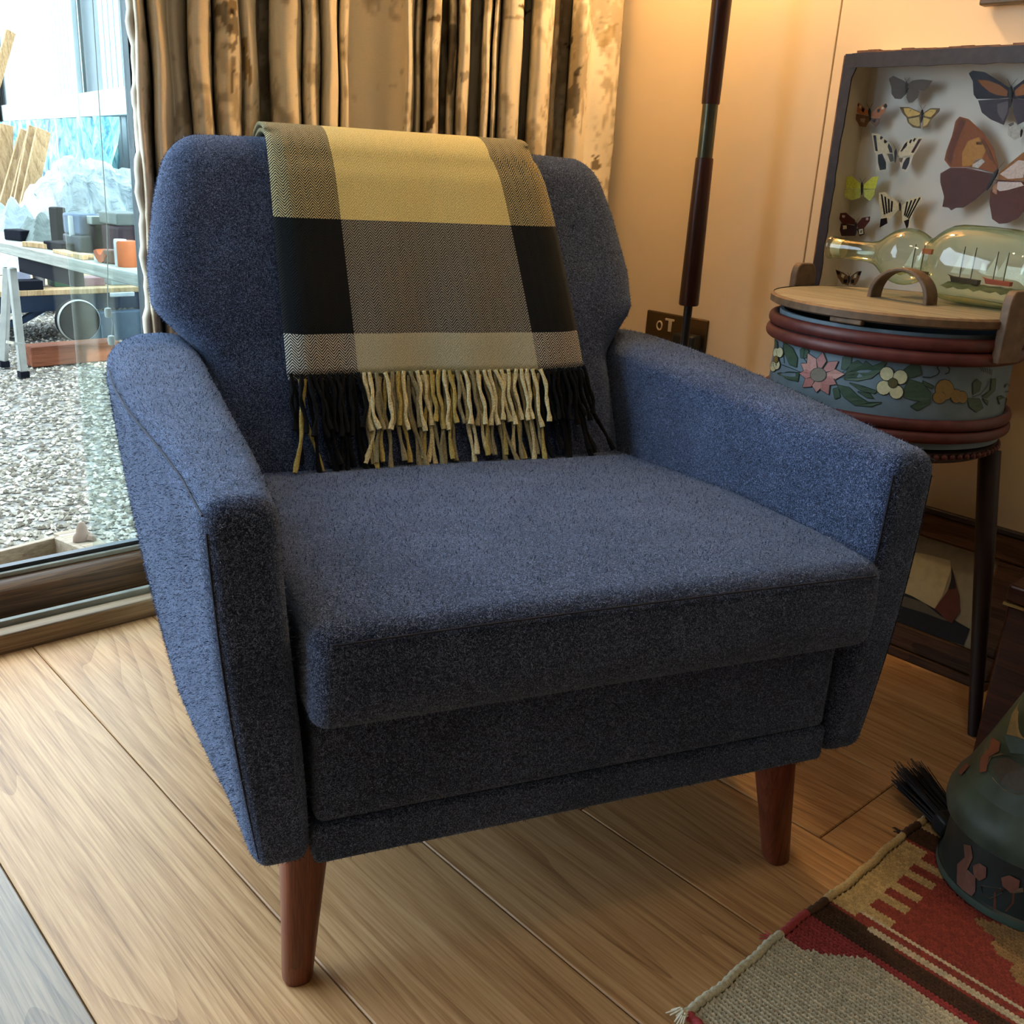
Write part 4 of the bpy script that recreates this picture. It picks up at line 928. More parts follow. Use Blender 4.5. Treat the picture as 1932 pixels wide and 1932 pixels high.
st = thing('stool', 'dark wooden stool with beaded rim and splayed legs under the painted box', 'stool', (TC[0], TC[1], 0))
M_dk = plain('near black wood', rgb(34, 18, 17), .5, var=.3, vscale=30)
MB().lathe([(.001, .448), (.165, .448), (.178, .455), (.178, .466), (.170, .4715), (.001, .4715)], 72, cap=False).build('seat', M_dk, st, True)
m = MB()
for k in range(84):
    a = 2 * math.pi * k / 84; m.lathe([(.0008, -.005), (.004, -.003), (.005, 0), (.004, .003), (.0008, .005)], 6, ((.1785 * math.cos(a), .1785 * math.sin(a), .461), (0, 0, 1)))
o = m.build('bead_edging', M_red, st, True)
lt = np.array([1.468 - TC[0], .545 - TC[1]]) ; 
for (tx, ty, fx, fy) in ((1.550 - TC[0], .586 - TC[1], 1.520 - TC[0], .503 - TC[1]), (1.38 - TC[0], .83 - TC[1], 1.36 - TC[0], .90 - TC[1]), (1.56 - TC[0], .87 - TC[1], 1.58 - TC[0], .95 - TC[1])):
    MB().tube([(tx, ty, .45), (tx + (fx - tx) * .35, ty + (fy - ty) * .35, .30), (fx, fy, 0)], [.0165, .015, .0095], 16).build('leg', M_dk, st, True)

# ------------------------------------------------------------------ ship bottle
M_bottle = bpy.data.materials.new('green bottle glass'); M_bottle.use_nodes = True; nt = M_bottle.node_tree; nt.nodes.remove(nt.nodes['Principled BSDF'])
lw = N(nt, 'ShaderNodeLayerWeight', i_Blend=.35); tint_ = ramp(nt, lw.outputs['Facing'], [(0, (.93, .97, .86, 1)), (.5, (.84, .91, .70, 1)), (.75, (.6, .72, .42, 1)), (.94, (.12, .26, .10, 1))])
tr_ = nt.nodes.new('ShaderNodeBsdfTransparent'); nt.links.new(tint_, tr_.inputs[0]); gl_ = N(nt, 'ShaderNodeBsdfGlossy', i_Roughness=.03); fr_ = N(nt, 'ShaderNodeLayerWeight', i_Blend=.5)
mx_ = nt.nodes.new('ShaderNodeMixShader'); nt.links.new(math_(nt, 'ADD', math_(nt, 'MULTIPLY', math_(nt, 'POWER', fr_.outputs['Facing'], 3.0), .75), .06), mx_.inputs[0]); nt.links.new(tr_.outputs[0], mx_.inputs[1]); nt.links.new(gl_.outputs[0], mx_.inputs[2]); nt.links.new(mx_.outputs[0], nt.nodes['Material Output'].inputs[0])
BX, BZ = 1.566, .7210
bt = thing('ship_bottle', 'green glass bottle with a long neck and double bulge lying on the painted box lid', 'bottle', (BX, .745, BZ), 0)
outp = [(.0150, .165), (.0185, .163), (.0185, .158), (.0162, .156), (.0165, .145), (.0155, .140), (.0152, .10), (.0170, .078), (.028, .066), (.040, .050), (.0445, .032), (.042, .014), (.032, -.002), (.0305, -.010), (.044, -.022), (.056, -.040), (.0575, -.060), (.0575, -.135), (.054, -.150), (.047, -.160), (.048, -.168), (.055, -.180), (.0565, -.20), (.0565, -.245), (.050, -.258), (.02, -.256), (.001, -.252)]
inn = [(max(r - (.0035 if r > .03 else .003), .0008), z if i < 24 else z + .004) for i, (r, z) in enumerate(outp)]
outp = [(r_ * 1.02, z_ * 1.03 + .008) for r_, z_ in outp]
m = MB().lathe(outp, 56, ((0, 0, .0), (0, 1, .02)), cap=False)
# close the mouth ring
o = m.build('glass_body', M_bottle, bt, True)
md = o.modifiers.new('ss', 'SUBSURF'); md.levels = 1; md.render_levels = 1
MB().lathe([(.014, .150), (.0145, .166), (.012, .169), (.001, .169)], 24, ((0, 0, .0), (0, 1, .02))).build('cork', plain('cork', rgb(206, 190, 160), .9), bt, True)
m = MB()
for (y0, y1, rr_) in ((.045, .002, .034), (-.036, -.150, .050)):
    n = 14; vs = []
    for k in range(n + 1):
        y = y0 + (y1 - y0) * k / n; w_ = rr_ * (.75 if k in (0, n) else 1)
        for s_ in (-1, -.5, 0, .5, 1): vs.append((s_ * w_ * .72, y, -rr_ * .62 + .002 * math.sin(y * 300 + s_ * 5) - (0 if abs(s_) < 1 else .004)))
    m.add(vs, [(k * 5 + j, k * 5 + j + 1, k * 5 + j + 6, k * 5 + j + 5) for k in range(n) for j in range(4)])
sea = m.build('sea', plain('modelled sea putty', rgb(72, 84, 66), .5, var=.4, vscale=80, bumpd=.002), bt, True)
def ship(label, y, sc, sail, hull):
    r = thing('model_ship', label, 'model ship', (BX, .745 + y, BZ - .018 * sc * 1.2), 0, 'little sailing ships inside the bottle')
    MB().add([(-.004 * sc, -.016 * sc, 0), (.004 * sc, -.016 * sc, 0), (.004 * sc, .014 * sc, 0), (-.004 * sc, .014 * sc, 0), (0, -.018 * sc, .005 * sc), (-.005 * sc, -.016 * sc, .005 * sc), (.005 * sc, -.016 * sc, .005 * sc), (.005 * sc, .016 * sc, .006 * sc), (-.005 * sc, .016 * sc, .006 * sc), (0, .022 * sc, .008 * sc)],
             [(0, 3, 2, 1), (5, 6, 7, 8), (0, 1, 6, 5), (2, 3, 8, 7), (1, 2, 7, 6), (3, 0, 5, 8), (7, 9, 8)]).build('hull', hull, r)
    for k, my in enumerate((-.006, .007)):
        MB().tube([(0, my * sc, .004 * sc), (0, my * sc, .040 * sc)], .0006, 6).build('mast', M_dk, r)
        MB().add([(-.0005, (my + .001) * sc, .010 * sc), (-.0005, (my + .0115) * sc, .010 * sc), (-.0005, (my + .001) * sc, .036 * sc), (.0005, (my + .001) * sc, .010 * sc), (.0005, (my + .0115) * sc, .010 * sc), (.0005, (my + .001) * sc, .036 * sc)], [(0, 1, 2), (5, 4, 3), (0, 3, 4, 1), (1, 4, 5, 2), (2, 5, 3, 0)]).build('sail', sail, r)
M_sail = plain('paper sail', rgb(214, 212, 200), .8); M_hull = plain('ship hull', rgb(52, 34, 26), .6); M_redsail = plain('red sail', rgb(168, 70, 56), .8)
ship('little white-sailed ship inside the small bulge of the bottle', .018, 1.15, M_sail, M_hull)
ship('white-sailed model ship at the neck end of the large bottle chamber', -.062, 1.35, M_sail, M_hull)
ship('model ship near the base end of the large bottle chamber', -.112, 1.2, M_sail, M_redsail)
o = MB().box((BX - .004, .745 - .002, BZ + .008), (BX + .004, .745 + .012, BZ + .016)).build('paper_flag', M_redsail, None); tag(o, 'tiny red flag inside the small bulge of the bottle', 'flag')

# ------------------------------------------------------------------ painting leaning on the wall
lean = math.atan2(.06, .27)
pt = thing('painting', 'dark framed seascape painting with a red sail leaning against the wall behind the stool', 'painting', (1.675, 0, 0.0)); pt.rotation_euler = (0, lean, 0)
M_pf = wood_mat('painting frame wood', rgb(36, 22, 14), rgb(62, 40, 26), rgb(88, 60, 40), 'Y', 1.5, .6, False, spec=.2, ringscale=4)
PY0, PY1, PH = .555, 1.10, .285
MB().box((0, PY0, 0), (.03, PY1, .018)).build('frame_rail', M_pf, pt, bev=.003)
MB().box((.004, PY0, .018), (.028, PY1, .062)).build('frame_rail', M_pf, pt, bev=.004)
MB().box((0, PY0, PH - .055), (.028, PY1, PH - .008)).build('frame_rail', M_pf, pt, bev=.004)
MB().box((-.003, PY0 - .003, PH - .010), (.03, PY1 + .003, PH)).build('frame_lip', M_dk, pt, bev=.002)
for (a, b_) in ((PY0, PY0 + .045), (PY1 - .045, PY1)): MB().box((.002, a, .062), (.028, b_, PH - .055)).build('frame_rail', M_pf, pt, bev=.004)
m = MB(); m.curcol = rgb(172, 164, 134)
def cv(l): return [tuple(np.array([-0, 0, 0]) + q) for q in l]
YA, YB, ZA, ZB_ = PY0 + .04, PY1 - .04, .055, PH - .05
def pv(y, z, o=0): return (.014 - o, y, z)
m.poly([pv(YB, ZA), pv(YA, ZA), pv(YA, ZB_), pv(YB, ZB_)], rgb(150, 142, 120))
# positions surveyed from the picture on the leaning plane
def pq(u, v, o):
    p = P(u, v, x=1.675 + .014 + .16 * math.tan(lean)); 
    for _ in range(4): p = P(u, v, x=1.675 + .014 + p[2] * math.tan(lean))
    return (.014 - o, p[1], p[2] / math.cos(lean))
def c6(l): return [(1640 + a / 4.024, 960 + b_ / 4.024) for a, b_ in l]
m.poly([pq(*q, .0006) for q in c6([(330, 660), (500, 745), (560, 650), (625, 450), (620, 380), (430, 330), (200, 300), (100, 550)])], rgb(196, 186, 148))
m.poly([pq(*q, .0010) for q in c6([(100, 560), (330, 650), (500, 745), (700, 860), (770, 900), (720, 1025), (420, 925), (100, 830)])], rgb(22, 28, 40))
m.poly([pq(*q, .0014) for q in c6([(160, 615), (420, 700), (545, 800), (640, 850), (560, 830), (430, 780), (160, 700)])], rgb(92, 90, 82))
m.poly([pq(*q, .0018) for q in c6([(505, 745), (600, 610), (630, 520), (632, 430), (655, 510), (690, 650), (695, 765), (635, 855), (600, 840)])], rgb(96, 50, 40))
m.poly([pq(*q, .0022) for q in c6([(632, 430), (655, 510), (665, 590), (610, 600), (628, 520)])], rgb(24, 20, 20))
m.build('canvas', vcol_mat('oil paint', .8, .2, 60, .0004), pt, colors=True)

# ------------------------------------------------------------------ wooden chest at right edge
cx0, cx1, cy0, cy1, chh = 1.375, 1.60, .05, .452, .318
wc = thing('wooden_chest', 'dark reddish wooden chest with brass-edged lid beside the stool leg', 'chest', (0, 0, 0))
M_ch = wood_mat('dark chest wood', rgb(38, 18, 12), rgb(62, 30, 20), rgb(84, 44, 30), 'Y', 1.2, .35, False, ringscale=4)
MB().box((cx0, cy0, 0), (cx1, cy1, chh - .03)).build('body', M_ch, wc, bev=.004)
MB().box((cx0 - .004, cy0 - .004, chh - .026), (cx1 + .004, cy1 + .004, chh)).build('lid', M_ch, wc, bev=.005)
MB().box((cx0 - .006, cy0, chh - .030), (cx0 - .002, cy1 + .004, chh - .026)).build('brass_strip', plain('brass', rgb(190, 160, 96), .25, .9), wc)

# ------------------------------------------------------------------ painted metal can
CN = np.array([1.205, .300])
can = thing('painted_can', 'dark green painted metal can with conical top and pinkish figures, on the rug', 'can', (CN[0], CN[1], .008))
M_can = plain('dark teal enamel', rgb(30, 44, 46), .45, var=.35, vscale=25, bumpd=.0006)
M_cant = plain('worn green enamel', rgb(62, 80, 74), .45, var=.4, vscale=22, bumpd=.0008)
M_rust = plain('worn cream transfer', rgb(112, 100, 78), .7, var=.35, vscale=60)
MB().lathe([(.001, .0), (.100, .0), (.104, .003), (.104, .009), (.1005, .012), (.0985, .080)], 72, cap=False).build('body', M_can, can, True)
MB().lathe([(.0985, .0800), (.107, .083), (.110, .094), (.109, .108), (.104, .122), (.095, .136)], 72, cap=False).build('shoulder', M_cant, can, True)
m = MB().lathe([(.095, .136), (.076, .185), (.054, .245), (.038, .29), (.034, .31), (.036, .32), (.030, .33), (.001, .332)], 72, cap=False); m.build('cone', M_cant, can, True)
m = MB().lathe([(.1045, .0), (.1055, .004), (.1045, .010)], 72, cap=False); m.build('foot_rim', M_cant, can, True)
def on_can(a, z, off):
    prof = [(0, .1035), (.012, .1005), (.08, .0985), (.094, .110), (.108, .109), (.122, .104), (.136, .095), (.185, .076), (.245, .054), (.29, .038)]
    r = np.interp(z, [p[0] for p in prof], [p[1] for p in prof]) + off; return (r * math.cos(a), r * math.sin(a), z)
def can_px(u, v):
    w = R @ np.array([u - 966., -(v - 966.), -F]); best = None
    for t_ in np.linspace(.0004, .0011, 1400):
        p = w * t_ + np.array([0, 0, H]); d = math.hypot(p[0] - CN[0], p[1] - CN[1]); z = p[2] - .008
        if z < .0 or z > .3: continue
        r = math.hypot(*on_can(0, z, 0)[:2])
        if d <= r: return math.atan2(p[1] - CN[1], p[0] - CN[0]), z
    # grazing: nearest
    return None
CM = MB()
def cblob(poly, c, off=.001):
    q = [can_px(*p) for p in poly]
    if any(a is None for a in q): q = [a for a in q if a is not None]
    if len(q) < 3: return
    ca = np.mean([a[0] for a in q]); cz = np.mean([a[1] for a in q]); CM.curcol = c; n = len(q)
    CM.add([on_can(ca, cz, off + .0005)] + [on_can(a[0], a[1], off) for a in q], [(0, 1 + j, 1 + (j + 1) % n) for j in range(n)])
def c7(l): return [(1680 + a / 3.715, 1240 + b_ / 3.715) for a, b_ in l]
PK = rgb(120, 78, 66)
cblob(c7([(470, 1620), (475, 1450), (530, 1400), (520, 1310), (570, 1320), (585, 1400), (540, 1480), (600, 1540), (600, 1640), (560, 1690), (500, 1670)]), PK)
cblob(c7([(585, 1460), (630, 1440), (680, 1470), (675, 1540), (630, 1565), (590, 1530)]), PK, .0016)
cblob(c7([(780, 1540), (840, 1520), (910, 1560), (900, 1620), (850, 1650), (790, 1600)]), PK, .0016)
cblob(c7([(730, 1640), (790, 1620), (860, 1650), (850, 1720), (800, 1780), (725, 1770)]), PK)
cblob(c7([(640, 1600), (780, 1620), (790, 1650), (700, 1690), (650, 1650)]), rgb(108, 92, 74), .0014)
cblob(c7([(850, 1620), (930, 1610), (935, 1640), (860, 1650)]), rgb(108, 92, 74), .0014)
cblob(c7([(690, 760), (720, 700), (800, 680), (900, 700), (980, 760), (980, 940), (900, 965), (800, 930), (720, 850)]), rgb(98, 92, 84), .001)
cblob(c7([(720, 770), (760, 710), (830, 700), (940, 760), (960, 930), (880, 940), (780, 880)]), rgb(74, 70, 66), .0018)
cblob(c7([(640, 700), (700, 640), (720, 560), (780, 600), (770, 660), (700, 700), (680, 800), (630, 810)]), PK, .0014)
cblob(c7([(820, 540), (860, 400), (930, 200), (1000, 160), (1000, 600), (900, 560)]), M_rust and rgb(132, 120, 92), .001)
cblob(c7([(800, 540), (900, 560), (960, 590), (960, 680), (850, 670)]), rgb(70, 96, 108), .0014)
cblob(c7([(480, 800), (540, 740), (560, 760), (500, 830)]), PK, .0012)
CM.build('painted_decoration', M_paint, can, colors=True)

# ------------------------------------------------------------------ hand brush
bh = thing('hand_brush', 'black bristle brush lying on the floor behind the painted can', 'brush', (1.255, .44, 0))
m = MB(); rr = random.Random(9)
base = Vector((1.228, .413, .022)); tip = Vector((1.262, .484, .034)); ax = (tip - base).normalized(); sd = Vector((ax.y, -ax.x, 0))
for k in range(260):
    o_ = sd * rr.uniform(-.018, .018) + Vector((0, 0, rr.uniform(-.013, .013))); sp = rr.uniform(-.006, .006)
    a = base + o_ * .9; bt_ = base + o_ * 1.25 + ax * rr.uniform(.075, .100) + sd * sp + Vector((0, 0, rr.uniform(-.003, .003)))
    m.bar(a - Vector((1.255, .44, 0)), bt_ - Vector((1.255, .44, 0)), .0014, .0014, .0007, .0007)
o = m.build('bristles', plain('black bristle', rgb(22, 22, 30), .5), bh); o['kind'] = 'stuff'
MB().bar(base - ax * .02 - Vector((1.255, .44, 0)), base + ax * .008 - Vector((1.255, .44, 0)), .042, .030).build('brush_head', M_black, bh, bev=.006)
MB().bar(base - ax * .02 - Vector((1.255, .44, 0)), base - ax * .06 + Vector((.03, .0, .0)) - Vector((1.255, .44, 0)), .018, .014).build('handle', M_black, bh, bev=.004)

# ------------------------------------------------------------------ rug
RX0, RX1, RY0, RY1, CELL = .700, 1.36, -.50, .440, .0052
ncx = int((RX1 - RX0) / CELL); ncy = int((RY1 - RY0) / CELL); sub = 3
def rug_color(X, Y):
    e = RY1 - Y                                  # distance from the bound edge
    wob = .003 * np.sin(Y * 40) + .002 * np.sin(X * 90)
    C = np.zeros(X.shape + (4,)); cream = np.array(rgb(204, 198, 176)); red = np.array(rgb(146, 64, 58)); brn = np.array(rgb(72, 48, 34)); pink = np.array(rgb(160, 62, 66)); tan = np.array(rgb(160, 132, 92))
    C[:] = cream
    C[(X > .934) & (X < .972 - .012 * sstep(.03, .12, e))] = brn
    k = (X > .972 - .012 * sstep(.03, .12, e)); C[k] = red
    C[(X > .964) & (X < .978) & (e > .055)] = cream; C[(X > .985) & (X < .991) & (e > .03)] = cream
    C[(X > .975) & (X < 1.165) & (e < .035 + .0)] = np.array(rgb(196, 176, 130))
    for cx_ in (1.000, 1.034, 1.068, 1.102, 1.136):
        C[(np.abs(X - cx_) < .0085) & (e < .072)] = np.array(rgb(196, 176, 130))
    C[(X > 1.166) & (X < 1.206)] = brn; C[(X > 1.206)] = np.array(rgb(180, 158, 118)); C[(X > 1.27)] = red; C[(X > 1.45)] = cream
    # rust medallion of tan wool
    m_ = (np.abs(X - 1.09) / .09 + np.abs(Y - .20) / .10 < 1 + .25 * np.sin(X * 120) * np.sin(Y * 100)); C[m_ & (X < 1.165) & (X > 1.0)] = tan
    m_ = (np.abs(X - 1.09) / .045 + np.abs(Y - .20) / .05 < 1); C[m_] = red
    # madder triangle against the edge of the cream field
    C[(X > .878 + .0 * Y + .9 * np.maximum(0, e - .030)) & (X < .934) & (e < .075)] = pink
    C[(X > .926) & (X < .934)] = pink
    return C
GX, GY = np.meshgrid(np.arange(ncx), np.arange(ncy)); cc_ = rug_color(RX0 + (GX + .5) * CELL, RY0 + (GY + .5) * CELL)
jit_ = RNG.uniform(.78, 1.1, (ncy, ncx, 1)); cc_ = cc_ * np.concatenate([jit_, jit_, jit_, np.ones_like(jit_)], -1)
# knotted relief motif in the cream field
nxv, nyv = ncx * sub + 1, ncy * sub + 1
vx = np.arange(nxv); vy = np.arange(nyv); VX, VY = np.meshgrid(vx, vy)
fx = (VX % sub) / sub; ph = (VX // sub) % 2; fy = ((VY / sub) + .5 * ph) % 1
hgt = .0034 * np.sin(math.pi * ((VX / sub) % 1) ** .8) ** .5 * (.15 + .85 * np.sin(math.pi * fy))
Xr = RX0 + VX * CELL / sub; Yr = RY0 + VY * CELL / sub
rag = .0018 * np.sin(Xr * 23) + .0009 * np.sin(Xr * 97)
Zr = .0035 + hgt + .0016 * np.sin(Xr * 13) * np.sin(Yr * 11) + .0016
Yr2 = Yr + rag * sstep(RY1 - .1, RY1, Yr); Xr2 = Xr + .004 * np.sin(Yr * 30) * (1 - sstep(RX0, RX0 + .1, Xr)) + .004 * 0
ii = np.arange(nxv * nyv).reshape(nyv, nxv); Fq = np.stack([ii[:-1, :-1], ii[:-1, 1:], ii[1:, 1:], ii[1:, :-1]], -1).reshape(-1, 4)
big_ = np.repeat(np.repeat(cc_, sub, 0), sub, 1)
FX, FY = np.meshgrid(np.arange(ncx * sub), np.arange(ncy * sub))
gap_ = (FX % sub == sub - 1) & ((FY + (FX // sub % 2) * 2) % sub == 0)      # darker faces in the gaps between the stitches
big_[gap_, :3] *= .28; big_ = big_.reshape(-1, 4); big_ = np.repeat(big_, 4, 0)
M_rug = vcol_mat('rug wool', .95, .35, 420, .0008)
rug = thing('rug', 'flat-woven wool rug in cream, brick red and brown under the painted can', 'rug', (0, 0, 0))
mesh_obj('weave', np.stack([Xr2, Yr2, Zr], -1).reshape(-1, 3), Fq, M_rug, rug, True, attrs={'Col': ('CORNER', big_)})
MB().box((RX0 + .004, RY0, .0006), (RX1, RY1 - .003, .0034)).build('backing', plain('rug backing', rgb(120, 104, 80), .95), rug)
# bound edge: wrapped cord
def edge_cord(pts, cols, name='bound_edge'):
    n = 8; k = len(pts); m = MB(); m.tube(pts, [.0052 + .0009 * math.sin(i * 2.2) for i in range(k)], n)
    data = []
    for fi, f in enumerate(m.f):
        seg_ = min(fi // n, k - 2); data += [cols[seg_]] * len(f)
    return mesh_obj(name, m.v, m.f, M_rug, rug, True, attrs={'Col': ('CORNER', data)})
xs = np.arange(RX0, RX1, .004); pts = [(x_, RY1 + .0018 * math.sin(x_ * 23) + .0009 * math.sin(x_ * 97) + .002, .0062) for x_ in xs]
def ec(x_):
    if x_ < .878: return rgb(206, 202, 176)
    if x_ < .932: return rgb(170, 66, 70)
    if x_ < .972: return rgb(84, 58, 40)
    if x_ < 1.166: return rgb(200, 178, 130)
    if x_ < 1.206: return rgb(80, 52, 36)
    return rgb(196, 172, 128)
edge_cord(pts, [ec(x_) for x_ in xs])
ys = np.arange(RY1, RY0, -.004); edge_cord([(RX0 + .004 * math.sin(y_ * 30), y_, .006) for y_ in ys], [rgb(176, 70, 76)] * len(ys))
m = MB(); rr = random.Random(4)
for k in range(16):
    a = rr.uniform(2.2, 3.6); L = rr.uniform(.014, .026); m.tube([(RX0 + .006, RY1 - .003, .006), (RX0 + .006 + L * .6 * math.cos(a), RY1 + L * .5 * math.sin(a), .012), (RX0 + .006 + L * math.cos(a), RY1 + L * math.sin(a), .006)], .0009, 5)
m.build('corner_tuft', plain('cream tuft wool', rgb(214, 210, 190), .9), rug)
for (tx_, c_) in ((.868, rgb(170, 66, 70)), (1.176, rgb(50, 34, 26))):
    m = MB()
    for k in range(10):
        L = rr.uniform(.010, .022); a = rr.uniform(1.4, 2.4); m.tube([(tx_, RY1 + .002, .006), (tx_ + L * math.cos(a), RY1 + L * math.sin(a), .005)], .0008, 5)
    m.build('loose_tuft', plain('loose tuft wool', c_, .9), rug)

# ================================================================== outside
GZ = -.25
K = (H - GZ) / .92
def G(u, v): return P(u, v, z=GZ)
def Y(y0): return y0 * K
# gravel
M_blackout = plain('matt black', rgb(14, 14, 18), .8, spec=.05)
M_grav, nt, b = mat('gravel ground')
v = texco(nt); vo = N(nt, 'ShaderNodeTexVoronoi', i_Scale=38.0); nt.links.new(v, vo.inputs['Vector'])
c = ramp(nt, vo.outputs['Color'], [(0, rgb(70, 66, 58)), (.5, rgb(112, 107, 98)), (1, rgb(150, 145, 135))])
nt.links.new(c, b.inputs['Base Color']); b.inputs['Roughness'].default_value = .9
bump(nt, b, vo.outputs['Distance'], .8, .02)
n = 120; xs = np.linspace(-9, 24, n); ys = np.linspace(1.86, 26, n); GXX, GYY = np.meshgrid(xs, ys); Zg = GZ + .012 * np.sin(GXX * 3.1) * np.sin(GYY * 2.7)
Zg = np.where(GYY < 2, GZ, Zg)
ii = np.arange(n * n).reshape(n, n); Fq = np.stack([ii[:-1, :-1], ii[:-1, 1:], ii[1:, 1:], ii[1:, :-1]], -1).reshape(-1, 4)
gr = mesh_obj('gravel_ground', np.stack([GXX, GYY, Zg], -1).reshape(-1, 3), Fq, M_grav, None, True); gr['kind'] = 'structure'; gr['label'] = 'pale gravel yard outside'
# loose stones, seen as a carpet
cnt = 26000
yy_ = 1.95 + 6.2 * RNG.random(cnt) ** 1.5; cxm = .30 * yy_ - .05; xx_ = cxm + (RNG.random(cnt) - .45) * (.55 + .22 * yy_)
sz = RNG.uniform(.005, .012, cnt) * (.9 + .06 * yy_)
octv = np.array([(1, 0, 0), (0, 1, 0), (-1, 0, 0), (0, -1, 0), (0, 0, .7), (0, 0, -.5)]); octf = np.array([(0, 1, 4), (1, 2, 4), (2, 3, 4), (3, 0, 4)])
jit = RNG.uniform(.6, 1.3, (cnt, 6, 3)); ang = RNG.uniform(0, 6.28, cnt); ca, sa = np.cos(ang)[:, None], np.sin(ang)[:, None]
q = octv[None] * jit * sz[:, None, None]; qx = q[..., 0] * ca - q[..., 1] * sa; qy = q[..., 0] * sa + q[..., 1] * ca
Vs = np.stack([qx + xx_[:, None], qy + yy_[:, None], q[..., 2] + GZ + .012 * np.sin(xx_ * 3.1)[:, None] * np.sin(yy_ * 2.7)[:, None] + .003], -1).reshape(-1, 3)
Fs = (octf[None] + (np.arange(cnt) * 6)[:, None, None]).reshape(-1, 3)
M_stone, nt, b = mat('loose gravel stone'); oi = N(nt, 'ShaderNodeNewGeometry')
nt.links.new(ramp(nt, oi.outputs['Random Per Island'], [(0, rgb(74, 64, 50)), (.45, rgb(124, 115, 98)), (1, rgb(190, 182, 166))]), b.inputs['Base Color']); b.inputs['Roughness'].default_value = .85
gs = mesh_obj('gravel_stones', Vs, Fs, M_stone, None, False); tag(gs, 'pale loose gravel covering the yard outside the glass door', 'gravel', kind='stuff')

# outbuilding with vertical boards, rail and dark window strip
ZR = 1.18
A_ = P(0, 219, z=ZR); B_ = P(250, 197, z=ZR); d = (B_ - A_); d[2] = 0; Lw = np.linalg.norm(d); d /= Lw; nrm = np.array([-d[1], d[0], 0])
if nrm @ (np.array([0, 0, 0]) - A_) < 0: nrm = -nrm
ob = thing('outbuilding', 'white boarded outbuilding across the yard', 'building', tuple(A_[:2]) + (0,), math.atan2(d[1], d[0]))
# local frame: x along wall, y outward from the room side
sgn = 1 if np.cross(d, nrm)[2] > 0 else -1
M_clad = plain('white cladding', rgb(168, 176, 176), .5, var=.05, vscale=4)
def hit(u):
    w = R @ np.array([u - 966., -(120 - 966.), -F]); # ray in plan meets wall line
    a = np.array([[w[0], -d[0]], [w[1], -d[1]]]); s_ = np.linalg.solve(a, A_[:2]); return s_[1]
bx = np.arange(hit(-40) - 16, hit(270), .24)
xa = hit(163); xb = hit(196)
for x_ in bx:
    if not (xa - .12 < x_ + .12 < xb + .02):
        MB().box((x_ + .022, -.02, GZ), (x_ + .218, .02, 4.2)).build('board', M_clad, ob, bev=.006)
MB().box((bx[0] - .3, -sgn * .10 - .02, GZ - .1), (bx[-1] + .3, -sgn * .10 + .02, 4.2)).build('core', plain('painted gap shade', rgb(34, 46, 48), .9), ob)  # dark colour stands in for the shade in the board gaps
MB().box((xa, sgn * .0 - .015, ZR + .05), (xb, sgn * .03 + .015, 4.2)).build('dark_window', plain('dark grey glazing', rgb(96, 104, 110), .3), ob)
MB().box((hit(-40), sgn * .06 - .04, ZR - .10), (hit(270), sgn * .06 + .04, ZR + .14)).build('rail', M_clad, ob, bev=.01)
MB().box((xa - .14, sgn * .08 - .03, GZ), (xa - .02, sgn * .08 + .03, 4.2)).build('corner_post', M_clad, ob, bev=.01)
MB().box((hit(-60), sgn * .2 - .05, GZ), (hit(8), sgn * .2 + .05, 4.2)).build('dark_post', plain('grey green post', rgb(88, 98, 92), .7), ob)
# turquoise sheeting hung under the rail
tg = MB(); nn_ = 90; V = []
hx0, hx1 = hit(-20), hit(262)
for j in range(12):
    for i in range(nn_ + 1):
        x_ = hx0 + (hx1 - hx0) * i / nn_; z_ = ZR - .12 - (ZR - .12 - GZ) * j / 11
        V.append((x_, sgn * (.24 + .05 * math.sin(i * .9 + j * .4) + .03 * math.sin(i * 2.3 - j)), z_))
V = np.array(V); ii = np.arange(len(V)).reshape(12, nn_ + 1); Fq = np.stack([ii[:-1, :-1], ii[:-1, 1:], ii[1:, 1:], ii[1:, :-1]], -1).reshape(-1, 4)
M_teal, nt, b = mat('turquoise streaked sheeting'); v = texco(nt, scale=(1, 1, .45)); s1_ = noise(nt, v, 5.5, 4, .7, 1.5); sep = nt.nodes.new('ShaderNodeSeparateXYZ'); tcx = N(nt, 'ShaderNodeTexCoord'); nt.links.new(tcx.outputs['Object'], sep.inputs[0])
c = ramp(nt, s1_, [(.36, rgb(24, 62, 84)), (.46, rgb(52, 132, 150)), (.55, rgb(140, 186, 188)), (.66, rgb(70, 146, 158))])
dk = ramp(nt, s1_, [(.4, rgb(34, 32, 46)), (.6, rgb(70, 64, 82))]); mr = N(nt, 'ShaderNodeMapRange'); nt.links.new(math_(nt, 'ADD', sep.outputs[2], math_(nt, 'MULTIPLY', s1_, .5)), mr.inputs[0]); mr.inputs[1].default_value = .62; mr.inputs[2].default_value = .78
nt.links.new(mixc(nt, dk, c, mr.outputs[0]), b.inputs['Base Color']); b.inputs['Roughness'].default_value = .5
o = mesh_obj('sheeting', V, Fq, M_teal, None, True); o.location = ob.location; o.rotation_euler = ob.rotation_euler; tag(o, 'crinkled turquoise sheeting hanging below the outbuilding rail', 'sheeting')

